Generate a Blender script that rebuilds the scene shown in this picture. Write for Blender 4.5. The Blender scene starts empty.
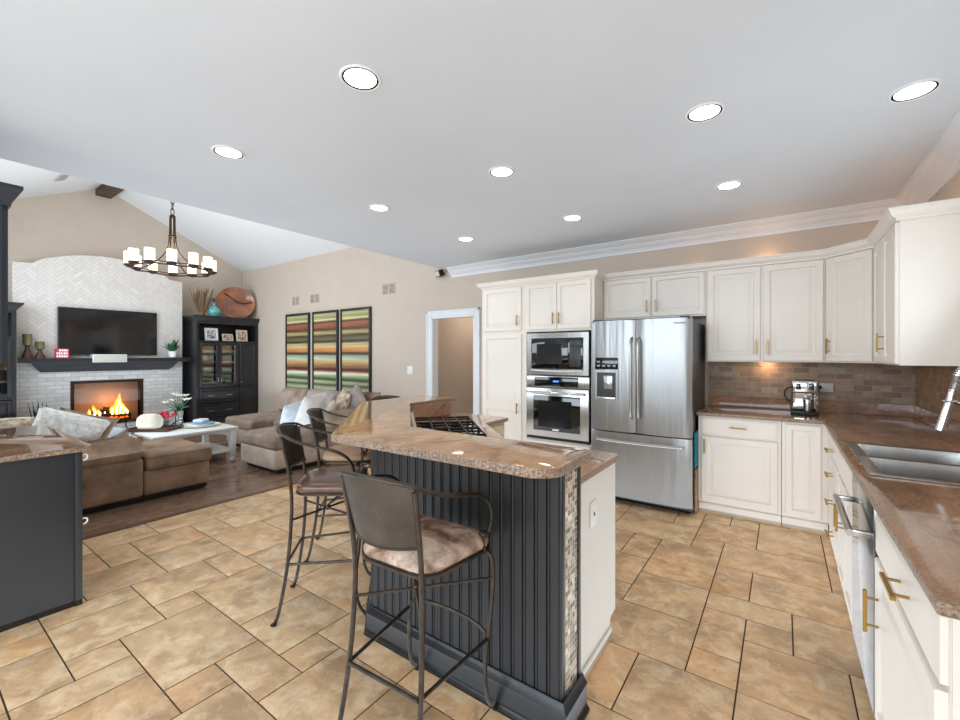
import bpy, bmesh, math, random
from mathutils import Vector, Matrix
R = math.radians
random.seed(7)
SC = bpy.context.scene
COL = SC.collection

# ------------------------------------------------------------------ camera, world, light, exposure
cam_data = bpy.data.cameras.new('camera')
cam = bpy.data.objects.new('camera', cam_data)
COL.objects.link(cam)
cam.location = (0, 0, 1.44)
cam.rotation_euler = (R(90), 0, R(35.36))
cam_data.sensor_width = 36.0
cam_data.lens = 36.0 * 427.0 / 960.0
cam_data.shift_y = -5.0 / 960.0
cam_data.clip_start = 0.02
SC.camera = cam

world = bpy.data.worlds.new('world')
SC.world = world
world.use_nodes = True
world.node_tree.nodes['Background'].inputs[0].default_value = (0.85, 0.92, 1.0, 1)
world.node_tree.nodes['Background'].inputs[1].default_value = 0.6

SC.view_settings.view_transform = 'Standard'
SC.view_settings.look = 'None'
SC.view_settings.gamma = 1.0
SC.view_settings.exposure = 0.12
SC.view_settings.use_curve_mapping = False
SC.cycles.max_bounces = 8
SC.cycles.diffuse_bounces = 5
SC.cycles.glossy_bounces = 4
SC.cycles.transmission_bounces = 6
SC.cycles.sample_clamp_indirect = 6.0
SC.cycles.use_denoising = True
SC.cycles.caustics_reflective = False
SC.cycles.caustics_refractive = False


def area(name, loc, aim, sx, sy, power, col=(1, 1, 1), spread=180):
    d = bpy.data.lights.new(name, 'AREA')
    d.shape = 'RECTANGLE'
    d.size, d.size_y, d.energy, d.color = sx, sy, power, col
    d.spread = R(spread)
    o = bpy.data.objects.new(name, d)
    COL.objects.link(o)
    o.location = loc
    o.rotation_euler = Vector(aim).to_track_quat('-Z', 'Y').to_euler()
    return o


def point(name, loc, power, col, rad=0.05):
    d = bpy.data.lights.new(name, 'POINT')
    d.energy, d.color, d.shadow_soft_size = power, col, rad
    o = bpy.data.objects.new(name, d)
    COL.objects.link(o)
    o.location = loc
    return o


DAY = (0.74, 0.88, 1.0)
# daylight through the windows behind the camera, beside the sofas and over the sink
area('window_daylight_rear', (-1.9, -2.72, 1.4), (0, 1, -0.30), 5.0, 2.4, 170, DAY, 140)
area('window_daylight_family', (-7.4, 0.03, 1.9), (0, 1, -0.1), 4.6, 2.4, 170, DAY, 160)
area('window_daylight_sink', (0.89, 2.75, 1.75), (-1, 0, 0.45), 1.4, 0.9, 9, DAY, 170)
area('window_daylight_right', (0.89, -0.9, 1.45), (-1, 0, -0.25), 2.0, 1.9, 15, DAY, 140)
# added upward fill lamps that imitate daylight bounced from the floors to the ceilings
area('ceiling_fill_kitchen', (-1.6, 1.2, 0.03), (0, 0, 1), 4.8, 6.8, 88, DAY)
area('ceiling_fill_family', (-7.2, 2.5, 0.5), (0, 0, 1), 4.8, 4.4, 84, DAY)
WARM = (1.0, 0.62, 0.32)

# ------------------------------------------------------------------ materials
def lin(c):
    def f(v):
        v = v / 255.0
        return v / 12.92 if v <= 0.04045 else ((v + 0.055) / 1.055) ** 2.4
    return (f(c[0]), f(c[1]), f(c[2]), 1.0)


class NT:
    """small node-tree writer"""
    def __init__(s, name):
        s.m = bpy.data.materials.new(name)
        s.m.use_nodes = True
        s.t = s.m.node_tree
        s.b = s.t.nodes['Principled BSDF']

    def n(s, typ, **kw):
        nd = s.t.nodes.new(typ)
        for k, v in kw.items():
            setattr(nd, k, v)
        return nd

    def l(s, a, b):
        s.t.links.new(a, b)

    def setv(s, sock, v):
        if hasattr(v, 'is_output') or hasattr(v, 'links'):
            s.l(v, sock)
        else:
            sock.default_value = v

    def math(s, op, a, b=None, c=None):
        nd = s.n('ShaderNodeMath', operation=op)
        s.setv(nd.inputs[0], a)
        if b is not None:
            s.setv(nd.inputs[1], b)
        if c is not None:
            s.setv(nd.inputs[2], c)
        return nd.outputs[0]

    def coords(s, scale=(1, 1, 1), rot=(0, 0, 0), loc=(0, 0, 0)):
        tc = s.n('ShaderNodeTexCoord')
        mp = s.n('ShaderNodeMapping')
        mp.inputs['Scale'].default_value = scale
        mp.inputs['Rotation'].default_value = rot
        mp.inputs['Location'].default_value = loc
        s.l(tc.outputs['Object'], mp.inputs['Vector'])
        return mp.outputs['Vector']

    def noise(s, vec, scale, detail=4, rough=0.55, dist=0.0):
        nd = s.n('ShaderNodeTexNoise')
        nd.inputs['Scale'].default_value = scale
        nd.inputs['Detail'].default_value = detail
        nd.inputs['Roughness'].default_value = rough
        nd.inputs['Distortion'].default_value = dist
        s.l(vec, nd.inputs['Vector'])
        return nd.outputs['Fac']

    def ramp(s, fac, stops, interp='LINEAR'):
        nd = s.n('ShaderNodeValToRGB')
        cr = nd.color_ramp
        cr.interpolation = interp
        while len(cr.elements) < len(stops):
            cr.elements.new(0.5)
        for e, (p, c) in zip(cr.elements, stops):
            e.position = p
            e.color = lin(c)
        s.l(fac, nd.inputs[0])
        return nd.outputs[0]

    def mix(s, fac, a, b, mode='MIX'):
        nd = s.n('ShaderNodeMix', data_type='RGBA', blend_type=mode)
        s.setv(nd.inputs[0], fac)
        for sock, v in ((nd.inputs[6], a), (nd.inputs[7], b)):
            if isinstance(v, tuple):
                sock.default_value = lin(v) if len(v) == 3 else v
            else:
                s.l(v, sock)
        return nd.outputs[2]

    def bump(s, h, strength=0.2, dist=0.01):
        nd = s.n('ShaderNodeBump')
        nd.inputs['Strength'].default_value = strength
        nd.inputs['Distance'].default_value = dist
        s.l(h, nd.inputs['Height'])
        s.l(nd.outputs[0], s.b.inputs['Normal'])

    def base(s, c):
        if isinstance(c, tuple):
            s.b.inputs['Base Color'].default_value = lin(c)
        else:
            s.l(c, s.b.inputs['Base Color'])

    def pr(s, rough=0.5, metal=0.0, coat=0.0, spec=None):
        if hasattr(rough, 'links'):
            s.l(rough, s.b.inputs['Roughness'])
        else:
            s.b.inputs['Roughness'].default_value = rough
        s.b.inputs['Metallic'].default_value = metal
        s.b.inputs['Coat Weight'].default_value = coat
        s.b.inputs['Coat Roughness'].default_value = 0.08
        if spec is not None:
            s.b.inputs['Specular IOR Level'].default_value = spec
        return s.m


def plain(name, c, rough=0.5, metal=0.0, coat=0.0, vary=0.0, vscale=3.0, bump=0.0, bscale=60.0, spec=None):
    t = NT(name)
    v = t.coords()
    if vary:
        n = t.noise(v, vscale, 4)
        d = tuple(max(0, int(x * (1 - vary))) for x in c)
        u = tuple(min(255, int(x * (1 + vary))) for x in c)
        t.base(t.ramp(n, [(0.3, d), (0.7, u)]))
    else:
        t.base(c)
    if bump:
        t.bump(t.noise(v, bscale, 3), bump, 0.004)
    return t.pr(rough, metal, coat, spec)


def emit(name, c, strength):
    t = NT(name)
    t.base(c)
    t.b.inputs['Emission Color'].default_value = lin(c)
    t.b.inputs['Emission Strength'].default_value = strength
    return t.pr(0.5)


def bricks(name, axes, bw, bh, grout, colors, groutc, rough=0.6, offset=0.5, bumps=0.4, cloud=0.1, metal=0.0):
    """running-bond bricks in the plane of the two object axes; each brick gets a colour of its own"""
    t = NT(name)
    tc = t.n('ShaderNodeTexCoord')
    sp = t.n('ShaderNodeSeparateXYZ')
    t.l(tc.outputs['Object'], sp.inputs[0])
    u = t.math('DIVIDE', sp.outputs[axes[0]], bw)
    v = t.math('DIVIDE', sp.outputs[axes[1]], bh)
    row = t.math('FLOOR', v)
    off = t.math('MULTIPLY', t.math('MODULO', t.math('ABSOLUTE', row), 2.0), offset)
    u = t.math('ADD', u, off)
    colm = t.math('FLOOR', u)
    fu = t.math('SUBTRACT', u, colm)
    fv = t.math('SUBTRACT', v, row)
    eu = t.math('MULTIPLY', t.math('MINIMUM', fu, t.math('SUBTRACT', 1.0, fu)), bw)
    ev = t.math('MULTIPLY', t.math('MINIMUM', fv, t.math('SUBTRACT', 1.0, fv)), bh)
    e = t.math('MINIMUM', eu, ev)
    mr = t.n('ShaderNodeMapRange', interpolation_type='SMOOTHSTEP')
    t.l(e, mr.inputs[0])
    mr.inputs[1].default_value = grout * 0.4
    mr.inputs[2].default_value = grout * 1.1
    mask = mr.outputs[0]
    cx = t.n('ShaderNodeCombineXYZ')
    t.l(colm, cx.inputs[0]); t.l(row, cx.inputs[1])
    wn = t.n('ShaderNodeTexWhiteNoise', noise_dimensions='3D')
    t.l(cx.outputs[0], wn.inputs['Vector'])
    k = len(colors)
    body = t.ramp(wn.outputs['Value'], [((i + 0.5) / k, c) for i, c in enumerate(colors)])
    nz = t.noise(tc.outputs['Object'], 14, 5)
    body = t.mix(cloud, body, t.ramp(nz, [(0.3, (90, 80, 70)), (0.7, (240, 235, 228))]), 'OVERLAY')
    t.base(t.mix(mask, groutc, body))
    t.bump(t.math('ADD', mask, t.math('MULTIPLY', nz, 0.25)), bumps, 0.006)
    return t.pr(rough, metal)


def herringbone(name, a1, a2, w, L, grout, colors, groutc):
    t = NT(name)
    tc = t.n('ShaderNodeTexCoord')
    sp = t.n('ShaderNodeSeparateXYZ')
    t.l(tc.outputs['Object'], sp.inputs[0])
    k = 0.70710678 / w
    x = t.math('ADD', t.math('MULTIPLY', t.math('ADD', sp.outputs[a1], sp.outputs[a2]), k), 400.0)
    y = t.math('ADD', t.math('MULTIPLY', t.math('SUBTRACT', sp.outputs[a2], sp.outputs[a1]), k), 400.0)
    i, j = t.math('FLOOR', x), t.math('FLOOR', y)
    fx, fy = t.math('SUBTRACT', x, i), t.math('SUBTRACT', y, j)
    d = t.math('FLOORED_MODULO', t.math('SUBTRACT', i, j), 2.0 * L)
    hor = t.math('LESS_THAN', d, L - 0.5)
    # position along the brick
    ph = t.math('ADD', d, fx)
    pv = t.math('ADD', t.math('SUBTRACT', 2.0 * L - 1, d), fy)
    def pick(a, b):
        return t.math('ADD', t.math('MULTIPLY', hor, a), t.math('MULTIPLY', t.math('SUBTRACT', 1.0, hor), b))
    p = pick(ph, pv)
    q = pick(fy, fx)
    idx = pick(t.math('SUBTRACT', i, d), t.math('ADD', i, 0.37))
    idy = pick(t.math('ADD', j, 0.11), t.math('SUBTRACT', j, t.math('SUBTRACT', 2.0 * L - 1, d)))
    e = t.math('MINIMUM', t.math('MINIMUM', q, t.math('SUBTRACT', 1.0, q)), t.math('MINIMUM', p, t.math('SUBTRACT', float(L), p)))
    mr = t.n('ShaderNodeMapRange', interpolation_type='SMOOTHSTEP')
    t.l(e, mr.inputs[0])
    mr.inputs[1].default_value = grout * 0.4 / w
    mr.inputs[2].default_value = grout * 1.2 / w
    cx = t.n('ShaderNodeCombineXYZ')
    t.l(idx, cx.inputs[0]); t.l(idy, cx.inputs[1])
    wn = t.n('ShaderNodeTexWhiteNoise', noise_dimensions='3D')
    t.l(cx.outputs[0], wn.inputs['Vector'])
    n = len(colors)
    body = t.ramp(wn.outputs['Value'], [((a + 0.5) / n, c) for a, c in enumerate(colors)])
    t.base(t.mix(mr.outputs[0], groutc, body))
    t.bump(mr.outputs[0], 0.35, 0.006)
    return t.pr(0.75)


M = {}
M['ceiling'] = plain('ceiling_paint', (220, 224, 229), 0.65, vary=0.012, vscale=1.2)
M['vault'] = plain('vault_paint', (230, 230, 230), 0.8)
M['wall'] = plain('wall_paint', (205, 190, 175), 0.75, vary=0.01, bump=0.03, bscale=200)
M['trim'] = plain('trim_paint', (230, 231, 234), 0.4)
M['cab'] = plain('cabinet_paint', (235, 226, 216), 0.38, vary=0.008, vscale=5)
M['cabbeige'] = plain('island_cabinet_paint', (205, 190, 160), 0.4)
M['endpanel'] = plain('white_panel_paint', (228, 224, 216), 0.4)
M['navy'] = plain('navy_paint', (27, 28, 30), 0.45, vary=0.14, vscale=4)
M['skirt'] = plain('black_skirting_paint', (26, 27, 29), 0.35)
M['charcoal'] = plain('charcoal_panel', (42, 43, 46), 0.45, vary=0.09, vscale=2.5)
M['upnavy'] = plain('blue_black_paint', (40, 46, 56), 0.4)
M['black'] = plain('black_lacquer', (38, 37, 39), 0.3, vary=0.06)
M['blackin'] = plain('black_interior', (26, 25, 26), 0.55)
M['graywood'] = plain('grey_black_wood', (74, 76, 80), 0.4, vary=0.06)
M['gold'] = plain('brushed_gold', (170, 138, 76), 0.36, 1.0)
M['goldpaint'] = plain('gold_metal_shelf', (150, 115, 60), 0.35, 1.0)
M['chrome'] = plain('chrome', (225, 225, 228), 0.08, 1.0)
M['nickel'] = plain('brushed_nickel', (186, 184, 180), 0.28, 1.0)
M['pewter'] = plain('pewter_pull', (160, 158, 155), 0.3, 1.0)
M['iron'] = plain('dark_iron', (28, 26, 25), 0.45, 0.6)
M['bronze'] = plain('oil_rubbed_bronze', (62, 44, 34), 0.42, 0.7)
M['stoolmetal'] = plain('antiqued_pewter_metal', (74, 65, 57), 0.42, 0.8, vary=0.18, vscale=22)
M['blackglass'] = plain('black_glass', (12, 12, 13), 0.05, 0, 0.5)
M['tv'] = plain('television_screen', (10, 9, 11), 0.07, 0, 0.6)
M['white'] = plain('white_paint', (238, 238, 236), 0.4)
M['whiteplastic'] = plain('white_plastic', (240, 240, 238), 0.35)
M['greyplastic'] = plain('grey_plastic', (150, 150, 152), 0.5)
M['darkrubber'] = plain('black_rubber', (20, 20, 20), 0.6)
M['fridgeside'] = plain('dark_grey_enamel', (70, 72, 75), 0.4, 0.3)
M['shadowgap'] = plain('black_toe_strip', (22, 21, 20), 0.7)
M['walnut'] = plain('walnut_wood', (82, 56, 40), 0.45, vary=0.2, vscale=9)
M['beam'] = plain('dark_stained_timber', (74, 54, 42), 0.6, vary=0.25, vscale=6)
M['olive'] = plain('olive_glass', (112, 108, 72), 0.2, 0, 0.3)
M['red'] = plain('red_card', (196, 44, 56), 0.55)
M['leaf'] = plain('green_leaf', (44, 98, 62), 0.4, vary=0.2, vscale=20)
M['leafdark'] = plain('dark_leaf', (44, 58, 44), 0.5, vary=0.3, vscale=12)
M['lily'] = plain('white_petal', (240, 236, 222), 0.6)
M['redflower'] = plain('red_petal', (196, 40, 62), 0.55)
M['twig'] = plain('dry_twig', (140, 112, 84), 0.8, vary=0.2)
M['aqua'] = plain('aqua_glass', (108, 186, 184), 0.12, 0, 0.5, vary=0.15, vscale=30)
M['teal'] = plain('teal_cloth', (24, 118, 128), 0.8, vary=0.15, vscale=20)
M['kraft'] = plain('brown_woven', (150, 118, 86), 0.8, vary=0.3, vscale=60)
M['cream'] = plain('cream_fabric', (226, 216, 200), 0.85, vary=0.05, bump=0.2, bscale=120)
M['paper'] = plain('white_paper', (240, 240, 238), 0.6)
M['blue'] = plain('blue_cover', (96, 158, 196), 0.5)
M['denim'] = plain('blue_folder', (70, 100, 176), 0.5)
M['paleyellow'] = plain('pale_yellow_wax', (228, 206, 150), 0.5)
M['ashgrey'] = plain('ash_grey', (186, 184, 178), 0.7, vary=0.12, vscale=60)
M['speakerfab'] = plain('speaker_grille_cloth', (206, 200, 190), 0.8, vary=0.06, vscale=300)
M['matteblack'] = plain('matte_black', (14, 14, 14), 0.8, spec=0.1)
M['lens'] = emit('lamp_lens', (255, 253, 248), 9.0)
M['candle'] = emit('lit_candle_glass', (255, 240, 214), 0.85)
M['display'] = emit('blue_display', (90, 140, 230), 0.6)
M['ember'] = emit('glowing_ember', (255, 88, 20), 3.0)
M['fire'] = emit('flame', (255, 150, 40), 3.0)
M['firehot'] = emit('flame_core', (255, 226, 150), 5.0)
M['log'] = plain('charred_log', (52, 38, 32), 0.9, vary=0.5, vscale=16, bump=0.4, bscale=40)
M['basswood'] = plain('rusty_copper_glaze', (150, 92, 62), 0.25, 0, 0.4, vary=0.25, vscale=4)
M['suede'] = plain('brown_suede', (138, 113, 92), 0.85, vary=0.22, vscale=5, bump=0.15, bscale=90)
M['suedeB'] = plain('taupe_suede', (140, 122, 107), 0.85, vary=0.16, vscale=5, bump=0.15, bscale=90)
M['suedeBbase'] = plain('pale_taupe_suede', (178, 162, 146), 0.85, vary=0.13, vscale=4, bump=0.12, bscale=90)
M['mauve'] = plain('mauve_fabric', (158, 142, 138), 0.85, vary=0.08, vscale=14, bump=0.3, bscale=160)
M['offwhite'] = plain('off_white_fabric', (222, 220, 216), 0.85, vary=0.06, vscale=14, bump=0.3, bscale=120)
M['paleblue'] = plain('pale_blue_fabric', (206, 214, 222), 0.85, vary=0.06, vscale=14, bump=0.2, bscale=120)
M['fur'] = plain('grey_white_fur', (230, 228, 224), 0.95, vary=0.12, vscale=26, bump=0.9, bscale=46)
M['oatmeal'] = plain('patterned_oatmeal_fabric', (186, 168, 148), 0.85, vary=0.3, vscale=22, bump=0.2, bscale=100)


def glassmat(name, c=(1, 1, 1, 1), rough=0.02, mixv=0.12):
    t = NT(name)
    tr = t.n('ShaderNodeBsdfTransparent')
    tr.inputs[0].default_value = c
    gl = t.n('ShaderNodeBsdfGlossy')
    gl.inputs['Roughness'].default_value = rough
    fr = t.n('ShaderNodeFresnel')
    fr.inputs[0].default_value = 1.5
    fac = t.math('ADD', fr.outputs[0], mixv)
    ms = t.n('ShaderNodeMixShader')
    t.l(fac, ms.inputs[0]); t.l(tr.outputs[0], ms.inputs[1]); t.l(gl.outputs[0], ms.inputs[2])
    t.l(ms.outputs[0], t.t.nodes['Material Output'].inputs[0])
    return t.m


M['glass'] = glassmat('clear_glass')
M['fireglass'] = glassmat('fireplace_glass', (1.0, 0.95, 0.9, 1), 0.03, 0.0)


def steel(name, c=(160, 159, 158), wav=0.6, rough=0.33):
    t = NT(name)
    v = t.coords(scale=(7, 7, 0.5))
    v2 = t.coords(scale=(220, 220, 2.5))
    t.base(t.ramp(t.noise(v2, 3, 2), [(0.3, tuple(int(x * .93) for x in c)), (0.7, c)]))
    t.bump(t.noise(v, 1.6, 2), wav, 0.012)
    return t.pr(rough, 1.0)


M['steel'] = steel('brushed_stainless')
M['steeldark'] = steel('dark_reflecting_stainless', (122, 120, 117), 0.05, 0.16)
M['steelflat'] = steel('brushed_stainless_flat', (180, 177, 173), 0.10, 0.25)


def granite(name, stops, rough=0.06):
    t = NT(name)
    v = t.coords()
    vs = t.coords(scale=(1.0, 0.42, 1.0), rot=(0, 0, 0.5))
    big = t.noise(vs, 3.2, 6, 0.62, 1.1)
    fine = t.noise(v, 95, 3, 0.7)
    c = t.ramp(big, stops)
    sp = t.ramp(fine, [(0.30, (84, 62, 50)), (0.46, (150, 126, 106)), (0.60, (176, 152, 134)), (0.74, (236, 220, 204))])
    c = t.mix(0.30, c, sp, 'MIX')
    vein = t.math('ABSOLUTE', t.math('SUBTRACT', t.noise(vs, 2.2, 5, 0.6, 1.6), 0.5))
    vm = t.n('ShaderNodeMapRange')
    t.l(vein, vm.inputs[0])
    vm.inputs[1].default_value = 0.0
    vm.inputs[2].default_value = 0.03
    vm.inputs[3].default_value = 0.45
    vm.inputs[4].default_value = 0.0
    c = t.mix(vm.outputs[0], c, (104, 74, 58))
    t.base(c)
    return t.pr(rough, 0, 0.0, 0.6)


M['granite'] = granite('brown_granite', [(0.28, (94, 64, 44)), (0.43, (142, 100, 70)), (0.56, (166, 122, 88)), (0.7, (192, 154, 120))])
M['granitelight'] = granite('golden_brown_granite', [(0.28, (136, 94, 60)), (0.45, (184, 134, 86)), (0.58, (200, 150, 100)), (0.75, (220, 180, 134))])
M['graniteedge'] = plain('rough_granite_edge', (132, 110, 94), 0.45, vary=0.40, vscale=110, bump=0.9, bscale=50)

M['splash'] = bricks('tumbled_stone_tile', (0, 2), 0.125, 0.05, 0.004,
                     [(142, 120, 102), (166, 146, 126), (154, 126, 102), (180, 162, 142), (134, 110, 92), (172, 142, 114)], (166, 154, 140), 0.5, 0.5, 0.4, 0.3)
M['splashy'] = bricks('tumbled_stone_tile_side', (1, 2), 0.075, 0.052, 0.004,
                      [(160, 124, 98), (176, 138, 110), (146, 110, 88), (186, 152, 124)], (168, 150, 132), 0.5, 0.5, 0.4, 0.3)
M['mosaic'] = bricks('glass_mosaic', (1, 2), 0.022, 0.022, 0.0016,
                     [(70, 46, 34), (216, 196, 168), (110, 78, 56), (46, 34, 30), (240, 232, 214), (150, 118, 88), (60, 44, 36), (196, 170, 138)], (226, 220, 208), 0.15, 0.0, 0.3, 0.1)
M['brickwhite'] = bricks('whitewashed_brick', (1, 2), 0.21, 0.07, 0.008,
                         [(222, 222, 222), (206, 205, 203), (228, 228, 228), (214, 212, 210)], (196, 195, 194), 0.75, 0.5, 0.6, 0.15)
M['herring'] = herringbone('whitewashed_herringbone_brick', 1, 2, 0.055, 3, 0.005,
                           [(226, 219, 213), (218, 210, 203), (230, 224, 218), (222, 214, 207)], (208, 201, 195))
M['firebrick'] = bricks('firebrick_liner', (1, 2), 0.24, 0.08, 0.008,
                        [(104, 70, 56), (86, 58, 50), (116, 80, 64)], (70, 56, 50), 0.85, 0.5, 0.5, 0.2)
M['woodfloor'] = bricks('dark_oak_planks', (1, 0), 1.3, 0.105, 0.0016,
                        [(140, 112, 95), (120, 96, 82), (152, 124, 105), (130, 104, 88)], (66, 52, 45), 0.13, 0.41, 0.08, 0.35)


def tilemat():
    t = NT('travertine_porcelain_tile')
    g = t.n('ShaderNodeNewGeometry')
    v = t.coords()
    off = t.n('ShaderNodeVectorMath', operation='ADD')
    sc = t.n('ShaderNodeVectorMath', operation='SCALE')
    cx = t.n('ShaderNodeCombineXYZ')
    for i in range(3):
        t.l(g.outputs['Random Per Island'], cx.inputs[i])
    t.l(cx.outputs[0], sc.inputs[0])
    sc.inputs['Scale'].default_value = 37.0
    t.l(v, off.inputs[0]); t.l(sc.outputs[0], off.inputs[1])
    a = t.ramp(g.outputs['Random Per Island'], [(0.0, (222, 182, 134)), (0.2, (228, 190, 144)), (0.4, (208, 172, 132)), (0.6, (230, 182, 130)), (0.8, (212, 178, 140)), (1.0, (220, 166, 116))])
    n1 = t.noise(off.outputs[0], 4.2, 7, 0.62, 0.8)
    n2 = t.noise(off.outputs[0], 9.0, 6, 0.65, 0.4)
    c = t.mix(t.ramp(n1, [(0.42, (0, 0, 0)), (0.62, (195, 195, 195))]), a, (150, 117, 88))
    c = t.mix(t.ramp(n2, [(0.46, (0, 0, 0)), (0.66, (215, 215, 215))]), c, (246, 220, 184))
    c = t.mix(t.ramp(t.noise(off.outputs[0], 26, 3, 0.7), [(0.60, (0, 0, 0)), (0.75, (170, 170, 170))]), c, (132, 102, 80))
    t.base(c)
    t.bump(n2, 0.05, 0.01)
    return t.pr(0.36, 0, 0, 0.5)


M['tile'] = tilemat()
M['grout'] = plain('brown_grout', (70, 54, 42), 0.85)


def hide():
    t = NT('cowhide')
    v = t.coords()
    n = t.noise(v, 7, 5, 0.6, 0.8)
    h = t.noise(t.coords(scale=(60, 220, 60)), 1.0, 3)
    c = t.ramp(n, [(0.34, (112, 82, 64)), (0.48, (176, 148, 128)), (0.6, (216, 198, 182))])
    t.base(t.mix(0.35, c, t.ramp(h, [(0.3, (80, 70, 62)), (0.7, (220, 210, 202))]), 'OVERLAY'))
    t.bump(h, 0.5, 0.004)
    return t.pr(0.8)


M['hide'] = hide()
M['leather'] = plain('glossy_brown_leather', (96, 68, 53), 0.28, 0, 0.2, vary=0.15, vscale=12)
M['tanseat'] = plain('tan_leather', (168, 134, 106), 0.5, vary=0.15, vscale=9)


def stripes():
    t = NT('striped_painting')
    tc = t.n('ShaderNodeTexCoord')
    sp = t.n('ShaderNodeSeparateXYZ')
    t.l(tc.outputs['Object'], sp.inputs[0])
    n = t.noise(t.coords(scale=(1.2, 1.2, 9)), 1.0, 3)
    f = t.math('SUBTRACT', 1.0, t.math('DIVIDE', t.math('SUBTRACT', sp.outputs[2], 0.045), 1.48))
    f = t.math('ADD', f, t.math('MULTIPLY', t.math('SUBTRACT', n, 0.5), 0.035))
    c = t.ramp(f, [(0.0, (205, 200, 150)), (.05, (160, 160, 112)), (.09, (224, 210, 156)), (.115, (56, 46, 38)), (.14, (172, 108, 76)), (.19, (146, 82, 58)), (.22, (84, 56, 44)),
                   (.26, (196, 180, 124)), (.30, (66, 48, 40)), (.34, (128, 118, 80)), (.38, (46, 42, 36)), (.42, (210, 196, 146)), (.46, (222, 182, 114)), (.50, (190, 122, 72)),
                   (.53, (54, 42, 38)), (.57, (174, 190, 166)), (.61, (200, 208, 184)), (.64, (212, 172, 110)), (.70, (154, 112, 72)), (.73, (64, 42, 38)), (.76, (148, 50, 46)),
                   (.79, (240, 240, 216)), (.83, (136, 166, 116)), (.87, (42, 42, 34)), (.90, (192, 202, 156)), (.94, (56, 62, 44)), (1.0, (204, 214, 164))])
    st = t.noise(t.coords(scale=(0.5, 0.5, 34)), 1.0, 2)
    c = t.mix(0.45, c, t.ramp(st, [(0.36, (70, 62, 54)), (0.5, (150, 146, 138)), (0.64, (214, 210, 200))]), 'OVERLAY')
    t.base(c)
    return t.pr(0.5)


M['stripes'] = stripes()


def photo(name, a, b, s):
    t = NT(name)
    t.base(t.ramp(t.noise(t.coords(), s, 3), [(0.42, a), (0.55, b)]))
    return t.pr(0.3)


M['photobw'] = photo('monochrome_photo', (40, 38, 38), (214, 212, 208), 26)
M['photowarm'] = photo('warm_photo', (90, 54, 44), (226, 204, 180), 30)

# ------------------------------------------------------------------ geometry helpers
ROOTM = {}


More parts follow.
